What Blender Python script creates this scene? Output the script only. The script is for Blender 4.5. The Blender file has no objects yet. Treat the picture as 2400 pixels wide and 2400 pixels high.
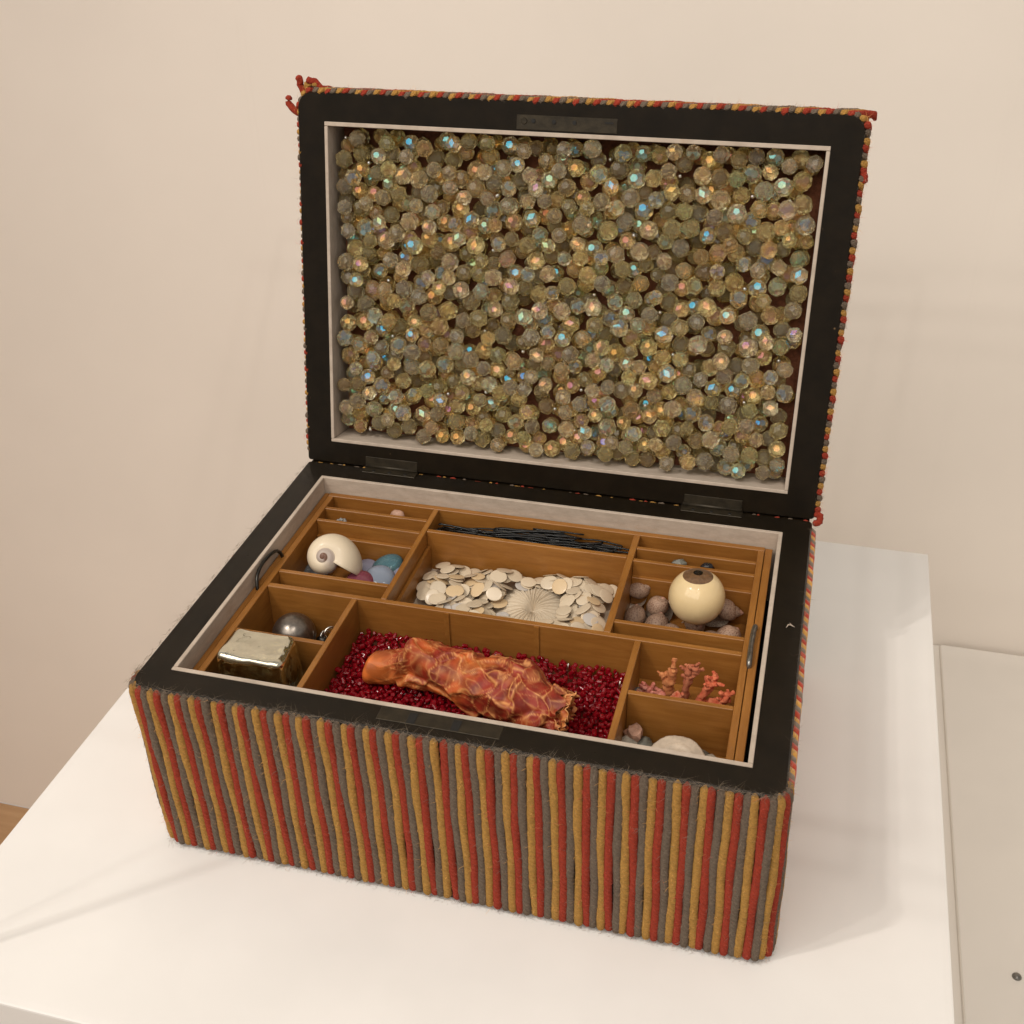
import bpy, bmesh, math, random
import numpy as np
from mathutils import Vector, Matrix, noise, Euler

random.seed(7)
RNG = np.random.default_rng(7)
SC = bpy.context.scene
COL = SC.collection
PI = math.pi

# ------------------------------------------------------------------ camera, world, lights, exposure
W, D, T = 0.34, 0.240, 0.1186            # box width, depth, height of its rim above the pedestal (z = 0)
LIDH, LIDA = 0.2391, math.radians(77.96)  # lid length, opening angle
cam_d = bpy.data.cameras.new('camera')
cam = bpy.data.objects.new('camera', cam_d)
COL.objects.link(cam)
cam_d.sensor_width = 36.0
cam_d.lens = 36.0 * 2746.0 / 2400.0
cam_d.clip_start = 0.02
cam_d.clip_end = 50
right = Vector((0.96625, 0.25678, -0.02057))
down = Vector((0.12148, -0.52461, -0.84263))
fwd = Vector((-0.22717, 0.81169, -0.53810))
m = Matrix((right, -down, -fwd)).transposed().to_4x4()
m.translation = Vector((0.3230, -0.3957, 0.5186))
cam.matrix_world = m
SC.camera = cam

world = bpy.data.worlds.new('World')
SC.world = world
world.use_nodes = True
bg = world.node_tree.nodes['Background']
bg.inputs['Color'].default_value = (1.0, 0.925, 0.85, 1)
bg.inputs['Strength'].default_value = 0.44


def lamp(name, kind, loc, target, power, size, color=(1.0, 0.925, 0.835), cone=50):
    d = bpy.data.lights.new(name, kind)
    d.energy = power
    d.color = color
    if kind == 'SPOT':
        d.shadow_soft_size = size
        d.spot_size = math.radians(cone)
        d.spot_blend = 0.8
    else:
        d.shape = 'RECTANGLE'
        d.size, d.size_y = size
    o = bpy.data.objects.new(name, d)
    COL.objects.link(o)
    o.location = loc
    o.rotation_euler = (Vector(target) - Vector(loc)).to_track_quat('-Z', 'Y').to_euler()
    return o


# two clusters of gallery track spots, as their highlights on the glass eye and the box shadows show
for i, (x, y, z, p) in enumerate([(-0.80, -0.70, 2.1, 25), (-0.70, -0.62, 2.1, 19.5), (-0.66, -0.82, 2.1, 15),
                                  (0.46, -0.78, 2.1, 19), (0.56, -0.68, 2.1, 14)]):
    lamp('track_spot', 'SPOT', (x, y, z), (0.17, 0.15, 0.05), p, 0.022)
# added area fill, stands in for ceiling bounce and makes bead facets flash
lamp('bounce_fill', 'AREA', (-0.6, -1.9, 2.3), (0.1, 0.4, 0.1), 54, (3.6, 2.0), (1.0, 0.915, 0.82))

SC.view_settings.view_transform = 'Standard'
SC.view_settings.look = 'None'
SC.view_settings.exposure = 0.0
SC.view_settings.gamma = 1.0
SC.view_settings.use_curve_mapping = False
SC.render.engine = 'CYCLES'
SC.cycles.use_denoising = True
SC.cycles.max_bounces = 12
SC.cycles.transmission_bounces = 10
SC.cycles.transparent_max_bounces = 16
SC.cycles.diffuse_bounces = 5
SC.cycles.glossy_bounces = 5
SC.cycles.sample_clamp_indirect = 4.0
SC.cycles.sample_clamp_direct = 10.0
SC.cycles.caustics_reflective = False
SC.cycles.caustics_refractive = False


# ------------------------------------------------------------------ helpers
def tag(o, label=None, cat=None, group=None, kind=None):
    if label: o['label'] = label
    if cat: o['category'] = cat
    if group: o['group'] = group
    if kind: o['kind'] = kind
    return o


def link(name, me, mat=None, parent=None, loc=(0, 0, 0), rot=None, mw=None):
    o = bpy.data.objects.new(name, me)
    COL.objects.link(o)
    if me is not None and mat is not None and not me.materials:
        me.materials.append(mat)
    if mw is not None:
        o.matrix_local = mw
    else:
        o.location = loc
        if rot is not None: o.rotation_euler = rot
    if parent is not None: o.parent = parent
    return o


def empty(name, loc=(0, 0, 0)):
    o = bpy.data.objects.new(name, None)
    COL.objects.link(o)
    o.location = loc
    o.empty_display_size = 0.01
    return o


def mesh(name, verts, faces, smooth=False, colors=None):
    me = bpy.data.meshes.new(name)
    me.from_pydata([tuple(v) for v in verts], [], [tuple(f) for f in faces])
    if smooth:
        me.polygons.foreach_set('use_smooth', [True] * len(me.polygons))
    if colors is not None:
        a = me.color_attributes.new('Col', 'FLOAT_COLOR', 'POINT')
        c = np.ones((len(verts), 4), dtype=np.float32)
        c[:, :3] = np.asarray(colors)
        a.data.foreach_set('color', c.ravel())
    me.update()
    return me


def bm_mesh(name, bm, smooth=False):
    me = bpy.data.meshes.new(name)
    bm.to_mesh(me)
    bm.free()
    if smooth:
        me.polygons.foreach_set('use_smooth', [True] * len(me.polygons))
    return me


def box_mesh(name, lo, hi, bevel=0.0004, seg=1):
    bm = bmesh.new()
    bmesh.ops.create_cube(bm, size=1.0)
    for v in bm.verts:
        v.co = Vector([lo[k] if v.co[k] < 0 else hi[k] for k in range(3)])
    if bevel > 0:
        bmesh.ops.bevel(bm, geom=list(bm.edges), offset=bevel, segments=seg, affect='EDGES', profile=0.7)
    return bm_mesh(name, bm)


def box(name, lo, hi, mat, parent=None, bevel=0.0004, seg=1):
    return link(name, box_mesh(name, lo, hi, bevel, seg), mat, parent)


def fract(seed):
    return random.Random(seed)


# ------------------------------------------------------------------ materials
def mat(name):
    mt = bpy.data.materials.new(name)
    mt.use_nodes = True
    nt = mt.node_tree
    b = nt.nodes['Principled BSDF']
    return mt, nt, b


def N(nt, t, **kw):
    n = nt.nodes.new(t)
    for k, v in kw.items():
        setattr(n, k, v)
    return n


def ramp(nt, fac, stops):
    r = N(nt, 'ShaderNodeValToRGB')
    e = r.color_ramp.elements
    while len(e) > 1: e.remove(e[-1])
    e[0].position, e[0].color = stops[0][0], (*stops[0][1], 1)
    for p, c in stops[1:]:
        x = e.new(p)
        x.color = (*c, 1)
    nt.links.new(fac, r.inputs['Fac'])
    return r.outputs['Color']


def noise_tex(nt, scale, detail=4, rough=0.55, vec=None, mapping=None, dist=0.0, coord='Object'):
    tc = N(nt, 'ShaderNodeTexCoord')
    src = tc.outputs[coord] if vec is None else vec
    if mapping is not None:
        mp = N(nt, 'ShaderNodeMapping')
        mp.inputs['Scale'].default_value = mapping
        nt.links.new(src, mp.inputs['Vector'])
        src = mp.outputs['Vector']
    n = N(nt, 'ShaderNodeTexNoise')
    n.inputs['Scale'].default_value = scale
    n.inputs['Detail'].default_value = detail
    n.inputs['Roughness'].default_value = rough
    n.inputs['Distortion'].default_value = dist
    nt.links.new(src, n.inputs['Vector'])
    return n.outputs['Fac']


def bump(nt, b, height, strength, dist=0.001):
    bp = N(nt, 'ShaderNodeBump')
    bp.inputs['Strength'].default_value = strength
    bp.inputs['Distance'].default_value = dist
    nt.links.new(height, bp.inputs['Height'])
    nt.links.new(bp.outputs['Normal'], b.inputs['Normal'])


def simple(name, col, rough=0.5, metal=0.0, var=0.15, nscale=120, bstr=0.0, spec=0.5, coat=0.0):
    mt, nt, b = mat(name)
    f = noise_tex(nt, nscale)
    lo = tuple(max(0, c * (1 - var)) for c in col)
    hi = tuple(min(1, c * (1 + var)) for c in col)
    nt.links.new(ramp(nt, f, [(0.3, lo), (0.7, hi)]), b.inputs['Base Color'])
    b.inputs['Roughness'].default_value = rough
    b.inputs['Metallic'].default_value = metal
    b.inputs['Specular IOR Level'].default_value = spec
    b.inputs['Coat Weight'].default_value = coat
    b.inputs['Coat Roughness'].default_value = 0.07
    if bstr:
        bump(nt, b, noise_tex(nt, nscale * 2.5), bstr, 0.0005)
    return mt


def wood(name, axis):
    mt, nt, b = mat(name)
    mp = (1, 9, 9) if axis == 0 else (9, 1, 9)
    f = noise_tex(nt, 38, 6, 0.62, mapping=mp, dist=0.6)
    c = ramp(nt, f, [(0.22, (0.255, 0.100, 0.018)), (0.5, (0.325, 0.136, 0.028)), (0.78, (0.395, 0.176, 0.040))])
    f2 = noise_tex(nt, 16, 3)
    mx = N(nt, 'ShaderNodeMixRGB', blend_type='MULTIPLY')
    mx.inputs['Fac'].default_value = 0.75
    nt.links.new(c, mx.inputs['Color1'])
    nt.links.new(ramp(nt, f2, [(0.3, (0.62, 0.56, 0.5)), (0.68, (1, 1, 1))]), mx.inputs['Color2'])
    nt.links.new(mx.outputs['Color'], b.inputs['Base Color'])
    b.inputs['Roughness'].default_value = 0.36
    b.inputs['Specular IOR Level'].default_value = 0.4
    bump(nt, b, f, 0.12, 0.0004)
    return mt


M = {}
M['wood_x'] = wood('tray_wood_along', 0)
M['wood_y'] = wood('tray_wood_across', 1)


def lacquer():
    mt, nt, b = mat('black_lacquer')
    f = noise_tex(nt, 60, 6, 0.7)
    nt.links.new(ramp(nt, f, [(0.3, (0.0060, 0.0040, 0.0018)), (0.72, (0.0135, 0.0088, 0.0042))]), b.inputs['Base Color'])
    vo = N(nt, 'ShaderNodeTexVoronoi')
    vo.inputs['Scale'].default_value = 95
    tcv = N(nt, 'ShaderNodeTexCoord')
    nt.links.new(tcv.outputs['Object'], vo.inputs['Vector'])
    ch = N(nt, 'ShaderNodeMath', operation='MULTIPLY')           # a few small chips down to the wood
    nt.links.new(ramp(nt, vo.outputs['Distance'], [(0.03, (1, 1, 1)), (0.075, (0, 0, 0))]), ch.inputs[0])
    nt.links.new(ramp(nt, noise_tex(nt, 26, 3, 0.6), [(0.56, (0, 0, 0)), (0.64, (1, 1, 1))]), ch.inputs[1])
    cm = N(nt, 'ShaderNodeMixRGB')
    nt.links.new(ch.outputs[0], cm.inputs['Fac'])
    nt.links.new(b.inputs['Base Color'].links[0].from_socket, cm.inputs['Color1'])
    cm.inputs['Color2'].default_value = (0.16, 0.10, 0.05, 1)
    nt.links.new(cm.outputs['Color'], b.inputs['Base Color'])
    f2 = noise_tex(nt, 70, 4, 0.6)
    r = N(nt, 'ShaderNodeMapRange')
    r.inputs['To Min'].default_value, r.inputs['To Max'].default_value = 0.24, 0.38
    nt.links.new(f2, r.inputs['Value'])
    nt.links.new(r.outputs['Result'], b.inputs['Roughness'])
    b.inputs['Specular IOR Level'].default_value = 0.20
    bump(nt, b, noise_tex(nt, 60, 3, 0.6), 0.08, 0.0006)
    return mt


M['black'] = lacquer()


def lining():
    mt, nt, b = mat('white_lining')
    f = noise_tex(nt, 90, 6, 0.7, mapping=(1, 1, 3))
    f2 = noise_tex(nt, 30, 6, 0.75)
    mx = N(nt, 'ShaderNodeMixRGB')
    nt.links.new(ramp(nt, f2, [(0.60, (0, 0, 0)), (0.76, (0.55, 0.55, 0.55))]), mx.inputs['Fac'])
    nt.links.new(ramp(nt, f, [(0.3, (0.41, 0.335, 0.265)), (0.7, (0.55, 0.46, 0.375))]), mx.inputs['Color1'])
    mx.inputs['Color2'].default_value = (0.36, 0.22, 0.12, 1)
    nt.links.new(mx.outputs['Color'], b.inputs['Base Color'])
    b.inputs['Roughness'].default_value = 0.75
    bump(nt, b, f, 0.25, 0.0005)
    return mt


M['lining'] = lining()


def yarn(name, col):
    mt, nt, b = mat(name)
    f = noise_tex(nt, 700, 5, 0.75)
    f2 = noise_tex(nt, 45, 3)
    lo = tuple(c * 0.55 for c in col)
    mx = N(nt, 'ShaderNodeMixRGB', blend_type='MULTIPLY')
    mx.inputs['Fac'].default_value = 0.6
    nt.links.new(ramp(nt, f, [(0.28, lo), (0.62, col), (0.85, tuple(min(1, c * 1.35 + 0.03) for c in col))]), mx.inputs['Color1'])
    nt.links.new(ramp(nt, f2, [(0.3, (0.62, 0.62, 0.62)), (0.7, (1, 1, 1))]), mx.inputs['Color2'])
    nt.links.new(mx.outputs['Color'], b.inputs['Base Color'])
    b.inputs['Roughness'].default_value = 1.0
    b.inputs['Specular IOR Level'].default_value = 0.1
    b.inputs['Sheen Weight'].default_value = 0.35
    b.inputs['Sheen Roughness'].default_value = 0.5
    b.inputs['Sheen Tint'].default_value = (*[min(1, c * 1.5 + 0.1) for c in col], 1)
    # plied twist: diagonal ridges round the strand (object z runs along it)
    tc = N(nt, 'ShaderNodeTexCoord')
    sp = N(nt, 'ShaderNodeSeparateXYZ')
    nt.links.new(tc.outputs['Object'], sp.inputs[0])
    at = N(nt, 'ShaderNodeMath', operation='ARCTAN2')
    nt.links.new(sp.outputs['Y'], at.inputs[0])
    nt.links.new(sp.outputs['X'], at.inputs[1])
    m1 = N(nt, 'ShaderNodeMath', operation='MULTIPLY')
    m1.inputs[1].default_value = 4.0
    nt.links.new(at.outputs[0], m1.inputs[0])
    m2 = N(nt, 'ShaderNodeMath', operation='MULTIPLY_ADD')
    m2.inputs[1].default_value = 2 * PI / 0.0030
    nt.links.new(sp.outputs['Z'], m2.inputs[0])
    nt.links.new(m1.outputs[0], m2.inputs[2])
    wv = N(nt, 'ShaderNodeMath', operation='MULTIPLY_ADD')      # irregular twist
    wv.inputs[1].default_value = 7.0
    nt.links.new(noise_tex(nt, 60, 2), wv.inputs[0])
    nt.links.new(m2.outputs[0], wv.inputs[2])
    sn = N(nt, 'ShaderNodeMath', operation='SINE')
    nt.links.new(wv.outputs[0], sn.inputs[0])
    hs = N(nt, 'ShaderNodeMath', operation='MULTIPLY_ADD')
    hs.inputs[1].default_value = 1.3
    nt.links.new(f, hs.inputs[0])
    h2 = N(nt, 'ShaderNodeMath', operation='MULTIPLY')
    h2.inputs[1].default_value = 0.17
    nt.links.new(sn.outputs[0], h2.inputs[0])
    nt.links.new(h2.outputs[0], hs.inputs[2])
    bump(nt, b, hs.outputs[0], 1.0, 0.0020)
    return mt


YCOL = [(0.73, 0.375, 0.092), (0.53, 0.068, 0.034), (0.245, 0.185, 0.135)]
M['yarn0'] = yarn('mustard_yarn', YCOL[0])
M['yarn1'] = yarn('red_yarn', YCOL[1])
M['yarn2'] = yarn('grey_yarn', YCOL[2])


def attr_mat(name, rough=0.8, spec=0.3, sheen=0.0, bscale=0, bstr=0.3, trans=0.0, coat=0.0, sss=0.0):
    mt, nt, b = mat(name)
    a = N(nt, 'ShaderNodeVertexColor', layer_name='Col')
    nt.links.new(a.outputs['Color'], b.inputs['Base Color'])
    b.inputs['Roughness'].default_value = rough
    b.inputs['Specular IOR Level'].default_value = spec
    b.inputs['Sheen Weight'].default_value = sheen
    b.inputs['Transmission Weight'].default_value = trans
    b.inputs['Coat Weight'].default_value = coat
    b.inputs['Coat Roughness'].default_value = 0.15
    if sss:
        b.inputs['Subsurface Weight'].default_value = sss
        b.inputs['Subsurface Radius'].default_value = (0.002, 0.001, 0.0006)
        b.inputs['Subsurface Scale'].default_value = 1.0
    if bscale:
        bump(nt, b, noise_tex(nt, bscale, 5, 0.7), bstr, 0.0004)
    return mt


M['fuzz'] = attr_mat('yarn_fuzz', 1.0, 0.05, 0.3)
M['brass'] = simple('dull_brass', (0.034, 0.026, 0.015), 0.45, 0.5, 0.4, 150, 0.2)
M['dark_metal'] = simple('dark_steel', (0.045, 0.042, 0.038), 0.35, 0.85, 0.3, 200, 0.1)
M['grey_metal'] = simple('grey_steel', (0.24, 0.23, 0.21), 0.32, 0.9, 0.35, 250, 0.2)
M['silver'] = simple('silver', (0.62, 0.60, 0.56), 0.22, 1.0, 0.15, 200, 0.05)
M['ball'] = simple('tarnished_silver', (0.22, 0.195, 0.17), 0.30, 0.9, 0.28, 320, 0.12)
M['felt'] = simple('maroon_felt', (0.20, 0.070, 0.034), 0.95, 0, 0.3, 500, 0.5)
M['hair'] = simple('black_enamel_wire', (0.006, 0.006, 0.006), 0.30, 0.0, 0.3, 200, 0.0, 0.4)
M['slot'] = simple('dark_slot', (0.006, 0.005, 0.004), 0.7)


def clear_mix(nt, b, col, fac):
    """part of the light goes straight through the glass, so that what lies behind is lit too"""
    t = N(nt, 'ShaderNodeBsdfTransparent')
    t.inputs['Color'].default_value = (*col, 1)
    mx = N(nt, 'ShaderNodeMixShader')
    mx.inputs[0].default_value = fac
    nt.links.new(b.outputs[0], mx.inputs[1])
    nt.links.new(t.outputs[0], mx.inputs[2])
    nt.links.new(mx.outputs[0], nt.nodes['Material Output'].inputs['Surface'])


def bead_mat(name, per_island=False):
    """AB-coated crystal: glass body with a high-index thin film whose thickness drifts across the bead."""
    mt, nt, b = mat(name)
    if per_island:
        g = N(nt, 'ShaderNodeNewGeometry')
        rnd = g.outputs['Random Per Island']
        nt.links.new(ramp(nt, rnd, [(0.0, (0.97, 0.87, 0.54)), (0.3, (0.96, 0.82, 0.38)), (0.55, (0.97, 0.74, 0.40)), (0.8, (0.97, 0.87, 0.56)), (1.0, (0.92, 0.84, 0.58))]), b.inputs['Base Color'])
    else:
        g = N(nt, 'ShaderNodeObjectInfo')
        rnd = g.outputs['Random']
        nt.links.new(g.outputs['Color'], b.inputs['Base Color'])
    f = noise_tex(nt, 110, 1) if per_island else noise_tex(nt, 0.9, 1)
    # first-order interference colours: gold, orange, violet-blue, aqua, green-gold
    cr = ramp(nt, rnd, [(0.0, (.093,) * 3), (0.30, (.099,) * 3), (0.52, (.105,) * 3), (0.56, (.136,) * 3), (0.76, (.147,) * 3), (0.88, (.160,) * 3), (1.0, (.172,) * 3)])
    mr = N(nt, 'ShaderNodeMapRange')
    mr.inputs['To Min'].default_value, mr.inputs['To Max'].default_value = 0, 1000
    nt.links.new(cr, mr.inputs['Value'])
    mr2 = N(nt, 'ShaderNodeMapRange')
    mr2.inputs['From Min'].default_value, mr2.inputs['From Max'].default_value = 0.25, 0.75
    mr2.inputs['To Min'].default_value, mr2.inputs['To Max'].default_value = -9, 11
    nt.links.new(f, mr2.inputs['Value'])
    ad = N(nt, 'ShaderNodeMath', operation='ADD')
    nt.links.new(mr.outputs['Result'], ad.inputs[0])
    nt.links.new(mr2.outputs['Result'], ad.inputs[1])
    gt = N(nt, 'ShaderNodeMath', operation='FRACT')     # about half of the beads are coated
    ml0 = N(nt, 'ShaderNodeMath', operation='MULTIPLY')
    ml0.inputs[1].default_value = 7.31
    nt.links.new(rnd, ml0.inputs[0])
    nt.links.new(ml0.outputs[0], gt.inputs[0])
    g2 = N(nt, 'ShaderNodeMath', operation='GREATER_THAN')
    g2.inputs[1].default_value = 0.38
    nt.links.new(gt.outputs[0], g2.inputs[0])
    ml = N(nt, 'ShaderNodeMath', operation='MULTIPLY')
    nt.links.new(ad.outputs[0], ml.inputs[0])
    nt.links.new(g2.outputs[0], ml.inputs[1])
    nt.links.new(ml.outputs[0], b.inputs['Thin Film Thickness'])
    b.inputs['Thin Film IOR'].default_value = 2.35
    b.inputs['Roughness'].default_value = 0.02
    b.inputs['IOR'].default_value = 1.52
    b.inputs['Transmission Weight'].default_value = 0.88
    clear_mix(nt, b, (0.99, 0.91, 0.66), 0.30)
    return mt


M['bead'] = bead_mat('crystal_bead')
M['bead_stuff'] = bead_mat('crystal_bead_deep', True)


def glassy(name, col, rough=0.05, trans=0.8, ior=1.5, wob=0.0, wscale=60):
    mt, nt, b = mat(name)
    f = noise_tex(nt, 90, 3)
    lo = tuple(c * 0.8 for c in col)
    nt.links.new(ramp(nt, f, [(0.3, lo), (0.7, col)]), b.inputs['Base Color'])
    b.inputs['Roughness'].default_value = rough
    b.inputs['IOR'].default_value = ior
    b.inputs['Transmission Weight'].default_value = trans
    if wob:
        bump(nt, b, noise_tex(nt, wscale, 2), wob, 0.002)
    return mt


M['red_glass'] = glassy('red_glass', (0.58, 0.010, 0.028), 0.14, 0.60)
clear_mix(M['red_glass'].node_tree, M['red_glass'].node_tree.nodes['Principled BSDF'], (0.75, 0.03, 0.05), 0.2)
M['cab_blue'] = glassy('opal_blue', (0.56, 0.66, 0.84), 0.06, 0.60)
M['cab_lilac'] = glassy('opal_lilac', (0.58, 0.58, 0.78), 0.08, 0.45)
M['cab_teal'] = glassy('teal_glass', (0.22, 0.50, 0.60), 0.05, 0.70)
M['cab_purple'] = glassy('plum_glass', (0.40, 0.10, 0.15), 0.08, 0.45)
M['cab_grey'] = glassy('grey_glass', (0.40, 0.42, 0.44), 0.08, 0.6)
M['block'] = glassy('straw_glass', (1.0, 0.96, 0.78), 0.03, 1.0, 1.55, 0.7, 75)
M['block'].node_tree.nodes['Principled BSDF'].inputs['Metallic'].default_value = 0.72
M['chip'] = glassy('clear_glass_chip', (0.85, 0.82, 0.72), 0.05, 0.85)
M['rhine'] = glassy('rhinestone', (0.85, 0.86, 0.84), 0.03, 0.7, 1.7)
M['dark_bead'] = simple('black_glass', (0.012, 0.010, 0.012), 0.08, 0, 0.2)
M['pearl'] = None


def pearl():
    mt, nt, b = mat('mother_of_pearl')
    g = N(nt, 'ShaderNodeObjectInfo')
    f = noise_tex(nt, 160, 4)
    mx = N(nt, 'ShaderNodeMixRGB', blend_type='MULTIPLY')
    mx.inputs['Fac'].default_value = 1
    nt.links.new(g.outputs['Color'], mx.inputs['Color1'])
    nt.links.new(ramp(nt, f, [(0.3, (0.80, 0.78, 0.76)), (0.7, (1, 1, 1))]), mx.inputs['Color2'])
    nt.links.new(mx.outputs['Color'], b.inputs['Base Color'])
    b.inputs['Roughness'].default_value = 0.36
    b.inputs['Coat Weight'].default_value = 0.35
    b.inputs['Coat Roughness'].default_value = 0.2
    bump(nt, b, f, 0.15, 0.0006)
    return mt


M['pearl'] = pearl()
M['snail'] = attr_mat('sea_snail_shell', 0.45, 0.4, 0, 700, 0.12, coat=0.15)
M['fungia'] = attr_mat('bleached_coral', 0.85, 0.2, 0, 900, 0.25)
M['bundle'] = attr_mat('crumpled_painted_skin', 0.46, 0.3, 0, 900, 0.3)
M['coral'] = attr_mat('pink_coral', 0.85, 0.2, 0, 1500, 0.9)


def speckled():
    mt, nt, b = mat('speckled_shell')
    a = N(nt, 'ShaderNodeVertexColor', layer_name='Col')
    f = noise_tex(nt, 13, 3, 0.7)
    mx = N(nt, 'ShaderNodeMixRGB', blend_type='MULTIPLY')
    mx.inputs['Fac'].default_value = 1
    nt.links.new(a.outputs['Color'], mx.inputs['Color1'])
    nt.links.new(ramp(nt, f, [(0.36, (0.36, 0.22, 0.18)), (0.50, (1, 1, 1))]), mx.inputs['Color2'])
    nt.links.new(mx.outputs['Color'], b.inputs['Base Color'])
    b.inputs['Roughness'].default_value = 0.6
    bump(nt, b, noise_tex(nt, 5, 4), 0.15, 0.03)
    return mt


M['speckled'] = speckled()
M['sclera'] = simple('ivory_glaze', (0.78, 0.60, 0.33), 0.45, 0, 0.06, 60, 0.0, 0.2, 1.0)
M['iris'] = simple('brown_glaze', (0.15, 0.080, 0.038), 0.4, 0, 0.35, 500, 0, 0.3, 0.4)
M['pupil'] = simple('black_glaze', (0.006, 0.005, 0.005), 0.1, 0, 0.2, 100, 0, 0.5, 1.0)
M['disc_shell'] = simple('pale_shell', (0.55, 0.46, 0.36), 0.5, 0, 0.2, 160, 0.2)
M['pebble'] = simple('grey_green_stone', (0.14, 0.14, 0.115), 0.4, 0, 0.5, 200, 0.3)
M['pebble2'] = simple('pale_stone', (0.42, 0.38, 0.31), 0.45, 0, 0.4, 200, 0.3)
M['pink_stone'] = simple('pink_stone', (0.46, 0.27, 0.19), 0.55, 0, 0.3, 200, 0.3)


def plaster(name, c1, c2, scale, rough=0.9, bs=0.1, bsc=300):
    mt, nt, b = mat(name)
    f = noise_tex(nt, scale, 6, 0.6)
    nt.links.new(ramp(nt, f, [(0.3, c1), (0.7, c2)]), b.inputs['Base Color'])
    b.inputs['Roughness'].default_value = rough
    b.inputs['Specular IOR Level'].default_value = 0.25
    bump(nt, b, noise_tex(nt, bsc, 4), bs, 0.0006)
    return mt


M['wall'] = plaster('painted_wall', (0.80, 0.735, 0.665), (0.875, 0.805, 0.73), 2.2, 0.85, 0.22, 110)  # blotchy soft shading put into the wall colour as broad noise
M['pedestal'] = plaster('white_paint', (0.765, 0.755, 0.735), (0.83, 0.82, 0.80), 9, 0.5, 0.14, 45)
M['plinth'] = plaster('offwhite_paint', (0.80, 0.76, 0.705), (0.86, 0.815, 0.755), 9, 0.8, 0.08, 120)


def floor_mat():
    mt, nt, b = mat('oak_board')
    f = noise_tex(nt, 7, 6, 0.6, mapping=(1, 10, 10))
    nt.links.new(ramp(nt, f, [(0.3, (0.40, 0.23, 0.11)), (0.7, (0.52, 0.32, 0.17))]), b.inputs['Base Color'])
    b.inputs['Roughness'].default_value = 0.45
    return mt


M['floor'] = floor_mat()


def clear_pane():
    mt = bpy.data.materials.new('clear_acrylic')
    mt.use_nodes = True
    nt = mt.node_tree
    nt.nodes.remove(nt.nodes['Principled BSDF'])
    t = N(nt, 'ShaderNodeBsdfTransparent')
    t.inputs['Color'].default_value = (0.996, 0.996, 0.995, 1)
    nt.links.new(t.outputs[0], nt.nodes['Material Output'].inputs['Surface'])
    return mt


def edge_pane(name, col):
    mt = bpy.data.materials.new(name)
    mt.use_nodes = True
    nt = mt.node_tree
    nt.nodes.remove(nt.nodes['Principled BSDF'])
    t = N(nt, 'ShaderNodeBsdfTransparent')
    t.inputs['Color'].default_value = (*col, 1)
    g = N(nt, 'ShaderNodeBsdfGlossy')
    g.inputs['Roughness'].default_value = 0.08
    fr = N(nt, 'ShaderNodeFresnel')
    fr.inputs['IOR'].default_value = 1.04
    mx = N(nt, 'ShaderNodeMixShader')
    nt.links.new(fr.outputs[0], mx.inputs[0])
    nt.links.new(t.outputs[0], mx.inputs[1])
    nt.links.new(g.outputs[0], mx.inputs[2])
    nt.links.new(mx.outputs[0], nt.nodes['Material Output'].inputs['Surface'])
    return mt


M['pane'] = clear_pane()
M['pane_edge'] = edge_pane('acrylic_corner', (0.72, 0.71, 0.69))
M['pane_top'] = edge_pane('acrylic_top_edge', (0.35, 0.34, 0.32))

# ------------------------------------------------------------------ setting: wall, floor, pedestal, neighbouring plinth, acrylic bonnet
FZ = -0.88
PX0, PX1, PY0, PY1 = -0.0920, 0.4315, -0.1140, 0.4005
tag(link('wall', mesh('wall', [(-3, .684, FZ), (3, .684, FZ), (3, .684, 2.6), (-3, .684, 2.6), (-3, .75, FZ), (3, .75, FZ), (3, .75, 2.6), (-3, .75, 2.6)],
                      [(0, 1, 2, 3), (5, 4, 7, 6), (3, 2, 6, 7), (0, 4, 5, 1), (1, 5, 6, 2), (0, 3, 7, 4)]), M['wall']), 'plain beige painted gallery wall', kind='structure')
fl = tag(link('floor', mesh('floor', [(-3, -2.5, FZ - .012), (3, -2.5, FZ - .012), (3, .684, FZ - .012), (-3, .684, FZ - .012)], [(0, 1, 2, 3)]), M['floor']), kind='structure')
bd = box_mesh('floor_board', (-0.6, 0, 0), (0.6, 0.138, 0.012), 0.001)
for r in range(9):
    for c in range(4):
        link('floor_board', bd, M['floor'], fl, (-2.2 + c * 1.202 + (r % 3) * 0.31, 0.6837 - 0.138 - 0.1395 * r, FZ - .012))

ped = tag(empty('display_pedestal', (0.17, 0.143, FZ)), 'white painted pedestal carrying the striped box', 'pedestal')
link('pedestal_body', box_mesh('pedestal_body', (PX0 - .17, PY0 - .143, 0), (PX1 - .17, PY1 - .143, -FZ), 0.0012, 2), M['pedestal'], ped)

npl = tag(empty('low_plinth', (0.85, 0.25, FZ)), 'low off-white plinth standing against the wall beside the pedestal', 'plinth')
link('plinth_body', box_mesh('plinth_body', (-.4135, -1.4, 0), (.5, .433, -FZ - .2954 - .004), 0.0015, 2), M['plinth'], npl)
link('plinth_top_board', box_mesh('plinth_top_board', (-.35, -1.36, -FZ - .2954 - .004), (.47, .430, -FZ - .2954), 0.0035, 3), M['plinth'], npl)
bmx = bmesh.new()
bmesh.ops.create_uvsphere(bmx, u_segments=12, v_segments=8, radius=0.004)
link('fixing_screw', bm_mesh('fixing_screw', bmx, True), M['grey_metal'], npl, (-.3078, .014, -FZ - .2954 - .001))

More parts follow.
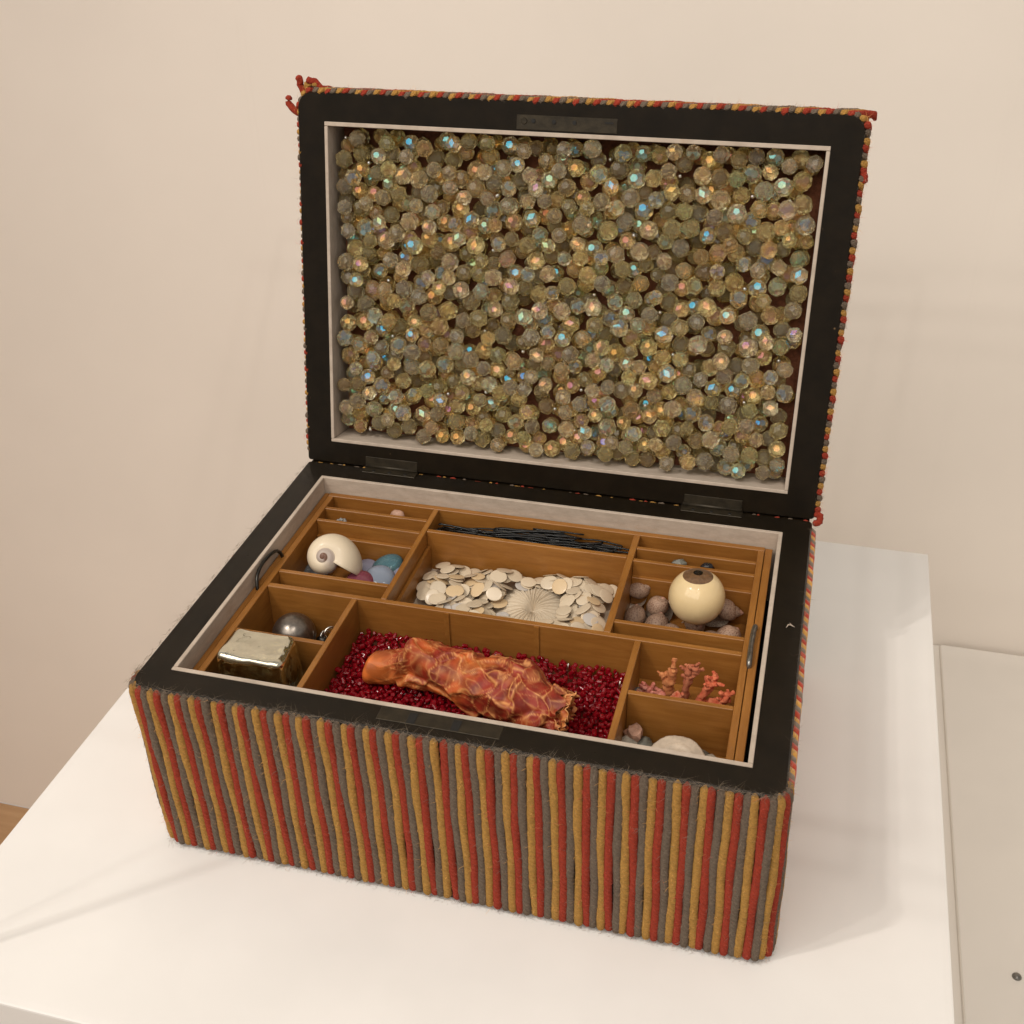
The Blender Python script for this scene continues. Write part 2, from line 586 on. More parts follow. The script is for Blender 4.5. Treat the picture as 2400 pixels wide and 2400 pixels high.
case = tag(empty('display_case', (0.17, 0.143, 0)), 'clear acrylic display cover standing on the white pedestal', 'display case')
BZ = 0.50
th = 0.004
bx0, bx1, by0, by1 = PX0 + .004 - .17, PX1 - .004 - .17, PY0 + .004 - .143, PY1 - .004 - .143
for lo, hi in [((bx0 + .003, by0, .001), (bx1 - .003, by0 + .0005, BZ)), ((bx0 + .003, by1 - .0005, .001), (bx1 - .003, by1, BZ)),
               ((bx0, by0 + .003, .001), (bx0 + .0005, by1 - .003, BZ)), ((bx1 - .0005, by0 + .003, .001), (bx1, by1 - .003, BZ)),
               ((bx0 + .003, by0 + .003, BZ), (bx1 - .003, by1 - .003, BZ + .0005))]:
    box('pane', lo, hi, M['pane'], case, 0)
for x in (bx0, bx1 - th):
    for y in (by0, by1 - th):
        box('corner_joint', (x, y, .0005), (x + th, y + th, BZ), M['pane'] if y > 0 or x > 0 else M['pane_edge'], case, 0)
for y in (by0, by1 - th):
    box('top_edge', (bx0, y, BZ + .001), (bx1, y + th, BZ + .006), M['pane_top'], case, 0)
for x in (bx0, bx1 - th):
    box('top_edge', (x, by0 + th, BZ + .001), (x + th, by1 - th, BZ + .006), M['pane_top'], case, 0)

# ------------------------------------------------------------------ yarn pieces


def twisted_tube(pts, r, sides=12, lobes=3, pitch=0.02, amp=0.08, seed=0, taper=True):
    rg = np.random.default_rng(seed)
    pts = np.array(pts, dtype=float)
    n = len(pts)
    tan = np.gradient(pts, axis=0)
    tan /= np.linalg.norm(tan, axis=1)[:, None]
    ref = np.array([1.0, 0, 0]) if abs(tan[0, 0]) < 0.8 else np.array([0, 1.0, 0])
    verts, s = [], 0.0
    ph = rg.uniform(0, 6.28)
    wig = np.convolve(rg.normal(0, 1, n + 6), np.ones(5) / 5, 'same')[3:n + 3]
    for i in range(n):
        if i: s += np.linalg.norm(pts[i] - pts[i - 1])
        a = ref - tan[i] * (ref @ tan[i])
        a /= np.linalg.norm(a)
        bvec = np.cross(tan[i], a)
        rr = r * (1 + 0.07 * wig[i])
        if taper and (i == 0 or i == n - 1): rr *= 0.45
        for k in range(sides):
            t = 2 * PI * k / sides
            q = rr * (1 + amp * abs(math.cos(lobes * 0.5 * (t - 2 * PI * s / pitch + ph))) - amp * 0.5) + rg.normal(0, r * 0.03)
            verts.append(pts[i] + q * (math.cos(t) * a + math.sin(t) * bvec))
    faces = []
    for i in range(n - 1):
        for k in range(sides):
            k2 = (k + 1) % sides
            faces.append((i * sides + k, i * sides + k2, (i + 1) * sides + k2, (i + 1) * sides + k))
    faces.append(tuple(range(sides))[::-1])
    faces.append(tuple((n - 1) * sides + k for k in range(sides)))
    return verts, faces


def strand_mesh(h, seed, r=0.00232, seg=0.0022, wave=0.00055):
    rg = np.random.default_rng(seed)
    n = int(h / seg)
    z = np.linspace(0, h, n)
    ph = rg.uniform(0, 6.28, 3)
    x = wave * (np.sin(z * 55 + ph[0]) * 0.6 + np.sin(z * 120 + ph[1]) * 0.4)
    y = wave * 0.5 * np.sin(z * 80 + ph[2])
    y = y + 0.0012 * np.clip(1 - z / 0.003, 0, 1) ** 2 + 0.003 * np.clip(1 - (h - z) / 0.004, 0, 1) ** 2
    return twisted_tube(np.stack([x, y, z], 1), r, seed=seed)


RC = 0.009


def perim(s, x0, x1, y0, y1, rc=RC):
    """point and outward normal along the front and sides of a rounded rectangle; s = 0 at the front edge's middle, + to the right"""
    half = (x1 - x0) / 2 - rc
    arc = PI * rc / 2
    sg = 1 if s >= 0 else -1
    a = abs(s)
    cx = (x0 + x1) / 2
    if a <= half: return (cx + s, y0), (0, -1)
    if a <= half + arc:
        t = (a - half) / rc
        return (cx + sg * (half + rc * math.sin(t)), y0 + rc - rc * math.cos(t)), (sg * math.sin(t), -math.cos(t))
    return (cx + sg * (half + rc), y0 + rc + a - half - arc), (sg, 0)


BX = tag(empty('striped_box', (W / 2, D / 2, 0)), 'open box wrapped in mustard, red and grey yarn with black rim', 'box')
OFF = Vector((-W / 2, -D / 2, 0))


def bpart(name, me, mt, parent=BX, **k):
    return link(name, me, mt, parent, **k)


def bbox_(name, lo, hi, mt, bevel=0.0004, parent=BX):
    return link(name, box_mesh(name, Vector(lo) + OFF, Vector(hi) + OFF, bevel), mt, parent)


# body: ring with rounded corners, narrower at the foot
def rrect(x0, x1, y0, y1, rf, rb, n=7):
    out = []
    for sx, sy, rc, a0 in ((1, 0, rf, -PI / 2), (1, 1, rb, 0), (0, 1, rb, PI / 2), (0, 0, rf, PI)):
        cx = x1 - rc if sx else x0 + rc
        cy = y1 - rc if sy else y0 + rc
        for i in range(n):
            a = a0 + PI / 2 * i / (n - 1)
            out.append((cx + rc * math.cos(a), cy + rc * math.sin(a)))
    return out


def ring_mesh(name, outs, inner, zin0):
    """outs: list of (points, z) from foot to rim; inner: 4 corners in the same order; open well down to zin0"""
    n = len(outs[0][0])
    verts, faces = [], []
    for pts, z in outs:
        verts += [(x, y, z) for x, y in pts]
    L = len(outs)
    for j in range(L - 1):
        for i in range(n):
            i2 = (i + 1) % n
            faces.append((j * n + i, j * n + i2, (j + 1) * n + i2, (j + 1) * n + i))
    b0 = len(verts)
    zt = outs[-1][1]
    q = n // 4
    verts += [(x, y, zt) for x, y in inner]
    verts += [(x, y, zin0) for x, y in inner]
    top = (L - 1) * n
    for c in range(4):
        for i in range(q - 1):
            faces.append((top + c * q + i, top + c * q + i + 1, b0 + c))
        c2 = (c + 1) % 4
        faces.append((top + c * q + q - 1, top + (c2 * q) % n, b0 + c2, b0 + c))
        faces.append((b0 + c, b0 + c2, b0 + 4 + c2, b0 + 4 + c))
    faces.append((b0 + 4, b0 + 5, b0 + 6, b0 + 7))
    faces.append(tuple(reversed(range(n))))
    return mesh(name, verts, faces)


MX, MYF, MYB = 0.0181, 0.0171, 0.0176
ins = 0.0012
outs = [(rrect(.001, W + .0015, .002, D - .002, RC + .002, .003), 0.0015), (rrect(ins, W, .0015, D - .001, RC, .003), T * .5),
        (rrect(ins, W - ins, ins, D - .0005, RC, .002), T - .0012), (rrect(ins + .001, W - ins - .001, ins + .001, D - .0012, RC - .001, .0015), T)]
outs = [([(x + OFF.x, y + OFF.y) for x, y in p], z) for p, z in outs]
inner = [(W - MX, MYF), (W - MX, D - MYB), (MX, D - MYB), (MX, MYF)]
inner = [(x + OFF.x, y + OFF.y) for x, y in inner]
TF = T - 0.044                          # tray floor level
bpart('body', ring_mesh('body', outs, inner, TF - .008), M['black'])

# white lining boards around the opening
lt = 0.0026
zt0, zt1 = TF - .0075, T + .0006
bbox_('lining_board', (MX + .0001, MYF + .0001, zt0), (W - MX - .0001, MYF + lt, zt1), M['lining'], .0003)
bbox_('lining_board', (MX + .0001, D - MYB - lt, zt0), (W - MX - .0001, D - MYB - .0001, zt1), M['lining'], .0003)
bbox_('lining_board', (MX + .0001, MYF + lt + .0002, zt0), (MX + lt, D - MYB - lt - .0002, zt1 + .0001), M['lining'], .0003)
bbox_('lining_board', (W - MX - lt, MYF + lt + .0002, zt0), (W - MX - .0001, D - MYB - lt - .0002, zt1 + .0001), M['lining'], .0003)

# yarn on the body
VAR = [mesh('yarn_strand', *strand_mesh(T - .0026, 100 + i), smooth=True) for i in range(6)]
SM = {}
for ci in range(3):
    for i in range(6):
        me = VAR[i].copy() if ci else VAR[i]
        me.materials.clear()
        me.materials.append(M['yarn%d' % ci])
        SM[ci, i] = me
pitch = (W + .004) / 86.5
rr_ = random.Random(3)
xs = -44.5 * pitch
fuzz_spots = []
side_v, side_f, side_c = [], [], []


def place_strand(s, ci, vi):
    (x, y), (nx, ny) = perim(s, 0.0, W, 0.0, D)
    (xb, yb), _ = perim(s, -.0005, W + .0030, .0005, D, RC + .003)
    o = link('yarn_strand', SM[ci, vi], None, BX)
    zax = Vector((x - xb, y - yb, T)).normalized()
    yax = Vector((-nx, -ny, 0))
    yax = (yax - zax * yax.dot(zax)).normalized()
    xax = yax.cross(zax)
    mm = Matrix((xax, yax, zax)).transposed().to_4x4()
    mm.translation = Vector((xb - nx * .0006, yb - ny * .0006, .0018)) + OFF
    o.matrix_local = mm
    fuzz_spots.append((mm.copy(), ci))


k = 0
nb = int((0.34 / 2 + 0.012) / pitch)
for j in range(-nb, nb + 1):
    s = j * pitch + rr_.uniform(-.00025, .00025)
    place_strand(s, (j + nb) % 3, rr_.randrange(6))
# sides: joined wraps
for sg in (-1, 1):
    V, F, Cc = [], [], []
    for j in range(nb + 1, nb + 1 + 57):
        s = sg * j * pitch
        (x, y), (nx, ny) = perim(s, 0, W, 0, D)
        (xb, yb), _ = perim(s, -.0005, W + .0030, .0005, D, RC + .003)
        if y > D - .001: break
        vs, fs = strand_mesh(T - .002, 500 + j + (100 if sg > 0 else 0), seg=0.004)
        b0 = len(V)
        ci = (sg * j + nb) % 3
        for v in vs:
            t = v[2] / T
            V.append((xb + (x - xb) * t - nx * (v[1] + .0006) - ny * v[0] + OFF.x, yb + (y - yb) * t + v[0] * nx + OFF.y, v[2] + .0006))
            Cc.append(np.array(YCOL[ci]) * rr_.uniform(.85, 1.05))
        F += [tuple(b0 + q for q in f) for f in fs]
    o = bpart('side_yarn', mesh('side_yarn', V, F, True, Cc), M['fuzz'])
    tag(o, kind='stuff')

bbox_('seam_filler', (.003, D - .0030, T - .006), (W - .003, D + .0045, T - .0009), M['black'], 0)  # added black filler, darkens the gap where light showed under the lid
# yarn bits showing in the seam under the lid
for i in range(74):
    if rr_.random() < .3: continue
    x = .004 + i * .0045 + rr_.uniform(-.001, .001)
    if .041 < x < .081 or .255 < x < .297: continue
    ln = rr_.uniform(.0015, .0042)
    vs, fs = twisted_tube([(x + OFF.x + q * ln, D - .0006 + OFF.y, T - .0004 + rr_.uniform(-.0003, .0003)) for q in (0, .33, .66, 1)], rr_.uniform(.0004, .0008), 7, amp=.1, seed=i)
    bpart('seam_yarn', mesh('seam_yarn', vs, fs, True), M['yarn%d' % rr_.choice((0, 0, 1, 2))])
# hinge leaves and lock plate let into the rim
for x0, x1 in ((.0428, .0800), (.2575, .2958)):
    h = bbox_('hinge_leaf', (x0, D - .0068, T - .001), (x1, D + .0006, T + .0005), M['brass'], .0002)
    for q in (.2, .5, .8):
        xx = x0 + (x1 - x0) * q
        b_ = bmesh.new()
        bmesh.ops.create_cone(b_, cap_ends=True, segments=12, radius1=.0013, radius2=.001, depth=.0005)
        link('hinge_screw', bm_mesh('hinge_screw', b_), M['dark_metal'], h, Vector((xx, D - .0042, T + .0006)) + OFF)
    b_ = bmesh.new()
    bmesh.ops.create_cone(b_, cap_ends=True, segments=14, radius1=.0013, radius2=.0013, depth=(x1 - x0) * .98)
    link('hinge_barrel', bm_mesh('hinge_barrel', b_, True), M['brass'], h, Vector(((x0 + x1) / 2, D + .0004, T + .0010)) + OFF, (0, PI / 2, 0))
lk = bbox_('lock_plate', (.1370, .0072, T - .001), (.2010, .0164, T + .0004), M['brass'], .0002)
for x0 in (.1528, .1757):
    bbox_('lock_slot', (x0, .0076, T + .0002), (x0 + .0042, .0150, T + .0006), M['slot'], 0, lk)

# ------------------------------------------------------------------ lid (local: x along, y up the lid, z out of its inner face)
LT = 0.031
LM = Matrix.Translation(Vector((0, D + .0002, T + .0003)) + OFF) @ Matrix.Rotation(LIDA, 4, 'X')
MW_LID = Matrix.Translation((W / 2, D / 2, 0)) @ LM
lin = [(W - .0182, .0151), (W - .0182, LIDH - .0176), (.0182, LIDH - .0176), (.0182, .0151)]
louts = [(rrect(.002, W - .002, .0005, LIDH - .002, .002, RC + .001), -LT), (rrect(.0005, W - .0005, .0003, LIDH - .0005, .002, RC + .001), -.0012), (rrect(.0012, W - .0012, .0006, LIDH - .0012, .0015, RC), 0)]
WELL = 0.0265
lid = link('lid', ring_mesh('lid', louts, lin, -WELL), M['black'], BX, mw=LM)


def lbox(name, lo, hi, mt, bevel=.0003):
    return link(name, box_mesh(name, lo, hi, bevel), mt, lid)


a0, a1, b0_, b1_ = .0182, W - .0182, .0151, LIDH - .0176
lbox('lid_lining', (a0 + .0001, b0_ + .0001, -WELL + .0002), (a1 - .0001, b0_ + lt - .0003, .0005), M['lining'])
lbox('lid_lining', (a0 + .0001, b1_ - lt, -WELL + .0002), (a1 - .0001, b1_ - .0001, .0005), M['lining'])
lbox('lid_lining', (a0 + .0001, b0_ + lt - .0001, -WELL + .0002), (a0 + lt - .0003, b1_ - lt - .0002, .0006), M['lining'])
lbox('lid_lining', (a1 - lt + .0003, b0_ + lt - .0001, -WELL + .0002), (a1 - .0001, b1_ - lt - .0002, .0006), M['lining'])
lbox('lid_back_panel', (a0 + lt, b0_ + lt, -WELL + .0003), (a1 - lt, b1_ - lt - .0004, -WELL + .0012), M['felt'], 0)
for x0, x1 in ((.0430, .0798), (.2585, .2950)):
    lbox('lid_hinge_leaf', (x0, .0012, -.001), (x1, .0074, .0005), M['brass'], .0002)
lp = lbox('lid_lock_plate', (.1405, .2224, -.001), (.2008, .2307, .0004), M['brass'], .0002)


def lscrew(name, x, y, r, mt):
    b_ = bmesh.new()
    bmesh.ops.create_cone(b_, cap_ends=True, segments=14, radius1=r, radius2=r * .8, depth=.0006)
    link(name, bm_mesh(name, b_), mt, lid, (x, y, .0006))


lscrew('lid_screw', .1452, .2272, .0020, M['brass'])
for x in (.1508, .1632, .1755):
    b_ = bmesh.new()
    bmesh.ops.create_cone(b_, cap_ends=True, segments=14, radius1=.0012, radius2=.0012, depth=.0006)
    link('lid_catch_peg', bm_mesh('lid_catch_peg', b_), M['slot'], lid, (x, .2275, .0007))
lbox('lid_catch_slot', (.1935, .2278, .0003), (.1985, .2286, .0007), M['slot'], 0)

# yarn around the lid's edge: each wrap its own piece
LV = []
for i in range(5):
    n = 14
    z = np.linspace(0, 1, n)
    pts = np.stack([np.zeros(n) + .0003 * np.sin(z * 7 + i), .0010 * np.clip(1 - z / .08, 0, 1) ** 2 + .003 * np.clip(1 - (1 - z) / .1, 0, 1) ** 2, -z * LT], 1)
    LV.append(mesh('edge_yarn', *twisted_tube(pts, .00215, seed=40 + i, amp=.12, pitch=.012), smooth=True))
LS = {}
for ci in range(3):
    for i in range(5):
        me = LV[i].copy() if ci else LV[i]
        me.materials.clear()
        me.materials.append(M['yarn%d' % ci])
        LS[ci, i] = me


def lid_perim(s):
    # mirror of perim: middle of the lid's far edge, + to the right, running down the sides
    (x, y), (nx, ny) = perim(s, 0, W, 0, LIDH, RC + .001)
    return (x, LIDH - y), (nx, -ny)


lhalf = W / 2 - RC + PI * RC / 2 + LIDH - RC
nl = int(lhalf / pitch)
fuzz_lid = []
for j in range(-nl, nl + 1):
    s = j * pitch + rr_.uniform(-.0003, .0003)
    (x, y), (nx, ny) = lid_perim(s)
    if y < .0035: continue
    ci = (j + nb) % 3
    slant = .55 if abs(s) < W / 2 - RC - .002 else .12 if abs(s) < W / 2 + RC else (.4 if s > 0 else .15)
    zax = Vector((-ny * slant, nx * slant, 1)).normalized()
    yax = Vector((-nx, -ny, 0))
    xax = yax.cross(zax).normalized()
    mm = Matrix((xax, yax, zax)).transposed().to_4x4()
    out = -.0010 + rr_.uniform(-.0004, .0006)
    if s > W / 2: out += .0013
    elif s > -W / 2: out += .0006
    mm.translation = Vector((x + nx * out, y + ny * out, -.0004 + rr_.uniform(-.0005, .0005)))
    o = link('edge_yarn', LS[ci, rr_.randrange(5)], None, lid)
    o.matrix_local = mm
    fuzz_lid.append((mm.copy(), ci))

# loose yarn ends at the lid's worn corner
for i, (pts, ci) in enumerate([([(.004, LIDH - .004, -.006), (.0005, LIDH + .003, -.005), (.0012, LIDH + .0055, -.004), (-.0005, LIDH + .0080, -.003)], 1),
                               ([(.016, LIDH - .001, -.006), (.011, LIDH + .005, -.005), (.0075, LIDH + .0055, -.004), (.0055, LIDH + .0062, -.004)], 1),
                               ([(.002, LIDH - .015, -.004), (-.003, LIDH - .012, -.003), (-.0068, LIDH - .008, -.003), (-.0062, LIDH - .0035, -.003)], 1),
                               ([(.006, LIDH - .001, -.006), (.004, LIDH + .003, -.006), (.009, LIDH + .004, -.005), (.013, LIDH + .0035, -.005)], 0),
                               ([(W - .003, LIDH - .028, -.004), (W + .0015, LIDH - .032, -.003), (W + .002, LIDH - .037, -.003)], 1),
                               ([(W - .003, .004, -.003), (W + .003, .003, -.002), (W + .003, -.001, 0), (W - .001, -.002, .001)], 1)]):
    P = np.array(pts)
    t = np.linspace(0, len(P) - 1, 12)
    path = np.stack([np.interp(t, range(len(P)), P[:, c]) for c in range(3)], 1)
    link('loose_yarn_end', mesh('loose_yarn_end', *twisted_tube(path, .0020, seed=70 + i, amp=.2, pitch=.008), smooth=True), M['yarn%d' % ci], lid)


def fuzz(name, spots, per, h0, h1, sgn, parent, r=.0023, lmax=.0030):
    V, F, Cc = [], [], []
    rg = random.Random(11)
    for mm, ci in spots:
        for q in range(per):
            z = rg.uniform(h0, h1)
            t = rg.uniform(-1.9, 1.9)
            nrm = Vector((math.sin(t), -math.cos(t), 0))
            p = Vector((0, 0, z)) + nrm * r
            tn = Vector((rg.gauss(0, 1), rg.gauss(0, 1), rg.gauss(0, 1))).normalized() * .9 + nrm * rg.uniform(.2, .9)
            ln = rg.uniform(.25, 1) * lmax
            bend = Vector((rg.gauss(0, 1), rg.gauss(0, 1), rg.gauss(0, 1))) * .4
            p1 = p + tn * ln * .5
            p2 = p + (tn + bend) * ln
            sd = tn.cross(Vector((rg.random(), rg.random(), rg.random()))).normalized() * .00006
            b = len(V)
            for w_ in (p - sd, p + sd, p1 + sd * .8, p1 - sd * .8, p2):
                V.append(mm @ w_)
            F += [(b, b + 1, b + 2, b + 3), (b + 3, b + 2, b + 4)]
            c = np.array(YCOL[ci]) * rg.uniform(.9, 1.5) + .05
            Cc += [c] * 5
    tag(link(name, mesh(name, V, F, False, Cc), M['fuzz'], parent), kind='stuff')


fuzz('yarn_fuzz', fuzz_spots, 105, .0005, T - .001, 1, BX)
fuzz('edge_fuzz', fuzz_lid, 26, -LT * .5, .001, 1, lid, .0022, .003)
# frayed grey lint under the box and along the rim
rg = random.Random(5)
V, F, Cc = [], [], []
for q in range(5200):
    if q < 1300:
        s = rg.uniform(-.178, .178)
        (x, y), (nx, ny) = perim(s, -.0005, W + .002, .0005, D)
        p = Vector((x + nx * rg.uniform(-.002, .0024), y + ny * rg.uniform(-.002, .0024), rg.uniform(.0002, .0012)))
        tn = Vector((rg.gauss(0, 1), rg.gauss(0, 1), abs(rg.gauss(0, .35))))
        ln = rg.uniform(.0006, .0026)
    else:
        s = rg.uniform(-.178, .178) if q < 4400 else rg.choice((-1, 1)) * rg.uniform(.17, .4)
        (x, y), (nx, ny) = perim(s, .0015, W - .0015, .0015, D)
        p = Vector((x + nx * rg.uniform(-.0004, .0016), y + ny * rg.uniform(-.0004, .0016), T + rg.uniform(-.0012, .0006)))
        tg = Vector((-ny, nx, 0))
        tn = tg * rg.gauss(0, 1) + Vector((nx, ny, 0)) * rg.uniform(-.4, .4) + Vector((0, 0, rg.gauss(0, .18)))
        ln = rg.uniform(.002, .007)
    tn.normalize()
    sd = tn.cross(Vector((rg.random(), rg.random(), rg.random()))).normalized() * .00005
    b = len(V)
    bd_ = Vector((rg.gauss(0, 1), rg.gauss(0, 1), rg.gauss(0, .2))) * .35
    for w_ in (p - sd, p + sd, p + tn * ln * .5 + sd, p + tn * ln * .5 - sd, p + (tn + bd_) * ln):
        w_.z = max(w_.z, .0002)
        V.append(w_ + OFF)
    F += [(b, b + 1, b + 2, b + 3), (b + 3, b + 2, b + 4)]
    Cc += [np.array((.22, .17, .12)) * rg.uniform(.6, 1.6)] * 5
tag(link('lint', mesh('lint', V, F, False, Cc), M['fuzz'], BX), kind='stuff')

# ------------------------------------------------------------------ tray
RIM = T - 0.0100
tray = tag(empty('wooden_tray', (0.17, 0.12, TF - .003)), 'honey-brown wooden compartment tray fitted inside the striped box', 'tray')
TO = Vector((-0.17, -0.12, -(TF - .003)))
wr = random.Random(21)


def tb(name, x0, x1, y0, y1, z0, z1, along='x', bev=.0003):
    me = box_mesh(name, Vector((x0, y0, z0)) + TO, Vector((x1, y1, z1)) + TO, bev)
    return link(name, me, M['wood_' + along], tray)


TX0, TX1 = .0287, .3085
YB = .2147
tb('tray_floor', TX0 - .004, TX1 + .004, .0205, .2185, TF - .003, TF)
tb('tray_wall', TX0 - .004, TX1 + .004, YB, .2188, TF, RIM)                     # back
tb('tray_wall', TX0 - .004, TX1 + .004, .0203, .0235, TF, RIM)                  # front
tb('tray_wall', TX0 - .0038, TX0, .0236, YB - .0001, TF, RIM + .0001, 'y')
tb('tray_wall', TX1, TX1 + .0038, .0236, YB - .0001, TF, RIM + .0001, 'y')
tb('side_rail', TX0 - .0075, TX0 - .0042, .0210, .2183, TF - .003, RIM - .0004, 'y')
tb('side_rail', TX1 + .0042, TX1 + .0086, .0210, .2183, TF - .003, RIM - .0004, 'y')
dv = [  # x0, x1, y0, y1, top, along
    (TX0, TX1, .1107, .1143, RIM + .0002, 'x'),      # cross divider
    (.0992, .1026, .1144, YB, RIM + .0001, 'y'), (.2316, .2356, .1144, YB, RIM + .0001, 'y'),
    (.0825, .0859, .0236, .1106, RIM, 'y'), (.2500, .2536, .0236, .1106, RIM, 'y'),
    (.1027, .2315, .1888, .1920, RIM - .0003, 'x'),
    (TX0, .0991, .1996, .2024, RIM - .0002, 'x'), (TX0, .0991, .1853, .1879, RIM - .0002, 'x'),
    (TX0, .0991, .1265, .1294, RIM - .0001, 'x'),
    (.2357, TX1, .1998, .2026, RIM - .0002, 'x'), (.2357, TX1, .1866, .1894, RIM - .0002, 'x'),
    (.2357, TX1, .1245, .1274, RIM - .0001, 'x'),
    (TX0, .0824, .0672, .0702, RIM - .0002, 'x'), (.2537, TX1, .0668, .0698, RIM - .0002, 'x')]
for x0, x1, y0, y1, zt, al in dv:
    tb('divider', x0, x1, y0, y1, TF, zt, al)
tb('ledge', TX0 + .0001, .0991, .1822, .1852, TF, RIM - .0105)
tb('ledge', .2357, TX1 - .0001, .1835, .1865, TF, RIM - .0105)
tb('ledge', .1027, .1050, .1145, .1887, TF, RIM - .011, 'y')
tb('ledge', .2292, .2315, .1145, .1887, TF, RIM - .011, 'y')
for x in (.1392, .1925):
    tb('groove_strip', x, x + .0030, .1099, .1106, TF, RIM - .0004, 'y', 0)
for x0, x1, y0, y1, z in [(TX0, .0991, .1880, .1995, T - .0215), (TX0, .0991, .2025, YB, T - .0215), (.2357, TX1, .1895, .1997, T - .0215), (.2357, TX1, .2027, YB, T - .0215), (.1027, .2315, .1921, YB, T - .026)]:
    tb('slot_floor', x0, x1, y0, y1, TF, z, 'x', 0)


def tube(name, pts, r, mt, parent, sides=10, res=24):
    P = np.array(pts, float)
    t = np.linspace(0, len(P) - 1, res)
    # catmull-rom
    out = []
    for u in t:
        i = min(int(u), len(P) - 2)
        f = u - i
        p0, p1, p2, p3 = P[max(i - 1, 0)], P[i], P[i + 1], P[min(i + 2, len(P) - 1)]
        out.append(.5 * ((2 * p1) + (-p0 + p2) * f + (2 * p0 - 5 * p1 + 4 * p2 - p3) * f * f + (-p0 + 3 * p1 - 3 * p2 + p3) * f ** 3))
    vs, fs = twisted_tube(out, r, sides, amp=0, seed=1, taper=False)
    return link(name, mesh(name, vs, fs, True), mt, parent)


tz = -(TF - .003)
tube('wire_handle', [(.0245 - .17, .1412 - .12, RIM - .006 + tz), (.0245 - .17, .1412 - .12, RIM + .001 + tz), (.0235 - .17, .1360 - .12, RIM + .0075 + tz), (.0222 - .17, .1230 - .12, RIM + .0085 + tz),
                     (.0225 - .17, .1120 - .12, RIM + .0060 + tz), (.0240 - .17, .1070 - .12, RIM + .0005 + tz), (.0240 - .17, .1062 - .12, RIM - .006 + tz)], .0011, M['dark_metal'], tray, 8, 40)
tube('wire_handle', [(.3136 - .17, .1370 - .12, RIM - .004 + tz), (.3134 - .17, .1362 - .12, RIM + .0016 + tz), (.3129 - .17, .1290 - .12, RIM + .0024 + tz), (.3127 - .17, .1150 - .12, RIM + .0024 + tz),
                     (.3130 - .17, .1040 - .12, RIM + .0018 + tz), (.3131 - .17, .1028 - .12, RIM - .004 + tz)], .0015, M['grey_metal'], tray, 8, 40)

# ------------------------------------------------------------------ beads in the lid
PH = (1 + 5 ** .5) / 2


def trunc_ico(r):
    vs = set()
    base = [(0, 1, 3 * PH), (1, 2 + PH, 2 * PH), (PH, 2, 2 * PH + 1)]
    for b in base:
        for sx in (-1, 1):
            for sy in (-1, 1):
                for sz in (-1, 1):
                    v = (b[0] * sx, b[1] * sy, b[2] * sz)
                    for p in ((0, 1, 2), (1, 2, 0), (2, 0, 1)):
                        vs.add(tuple(round(v[q], 6) for q in p))
    bm = bmesh.new()
    for v in vs:
        bm.verts.new(Vector(v).normalized() * r)
    bmesh.ops.convex_hull(bm, input=list(bm.verts))
    bmesh.ops.dissolve_limit(bm, angle_limit=0.03, verts=list(bm.verts), edges=list(bm.edges))
    return bm_mesh('crystal_bead', bm)


def deposit(n, lo, hi, floor, top, rlo, rhi, rg, cand=10, shape=None, maxfail=60):
    """drop spheres onto a floor (z up); returns centres and radii"""
    Cn, Rn = np.zeros((0, 3)), np.zeros(0)
    fails = 0
    while len(Rn) < n and fails < maxfail:
        r = rg.uniform(rlo, rhi)
        best = None
        for q in range(cand):
            p = np.array([rg.uniform(lo[0] + r, hi[0] - r), rg.uniform(lo[1] + r, hi[1] - r)])
            fz = floor if shape is None else shape(p)
            z = fz + r
            if len(Rn):
                d2 = ((Cn[:, :2] - p) ** 2).sum(1)
                rs = (Rn + r) * .91
                mk = d2 < rs ** 2
                if mk.any():
                    z = max(z, (Cn[mk, 2] + np.sqrt(rs[mk] ** 2 - d2[mk])).max())
            if best is None or z < best[2]: best = (p[0], p[1], z)
        if best[2] > top:
            fails += 1
            continue
        Cn = np.vstack([Cn, best])
        Rn = np.append(Rn, r)
    return Cn, Rn


def fill_gaps(Cn, Rn, lo, hi, floor, top, rlo, rhi, rg):
    """smaller beads slipped into the holes that still show the back panel"""
    for q in range(9000):
        r = rg.uniform(rlo, rhi)
        p = np.array([rg.uniform(lo[0] + r, hi[0] - r), rg.uniform(lo[1] + r, hi[1] - r)])
        d2 = ((Cn[:, :2] - p) ** 2).sum(1)
        rs = (Rn + r) * .92
        mk = d2 < rs ** 2
        z = floor + r
        if mk.any(): z = max(z, (Cn[mk, 2] + np.sqrt(rs[mk] ** 2 - d2[mk])).max())
        if z > top - .004: continue
        Cn = np.vstack([Cn, (p[0], p[1], z)])
        Rn = np.append(Rn, r)
    return Cn, Rn


def rhombic(r):
    """thirty diamond facets"""
    pts = [(x, y, z) for x in (-1, 1) for y in (-1, 1) for z in (-1, 1)]
    for a_ in (-1, 1):
        for b_ in (-1, 1):
            for q in ((0, a_ / PH, b_ * PH), (0, a_ * 1.0, b_ * PH)):
                if abs(q[1]) < 1:
                    pts += [q, (q[1], q[2], q[0]), (q[2], q[0], q[1])]
            pts += [(0, b_ * PH, a_ * 1.0), (b_ * PH, a_ * 1.0, 0), (a_ * 1.0, 0, b_ * PH)]
    bm = bmesh.new()
    for v in pts:
        bm.verts.new(Vector(v) * (r / 1.80))
    bmesh.ops.convex_hull(bm, input=list(bm.verts))
    bmesh.ops.dissolve_limit(bm, angle_limit=0.03, verts=list(bm.verts), edges=list(bm.edges))
    print('rhombic faces', len(bm.faces))
    return bm_mesh('crystal_bead', bm)


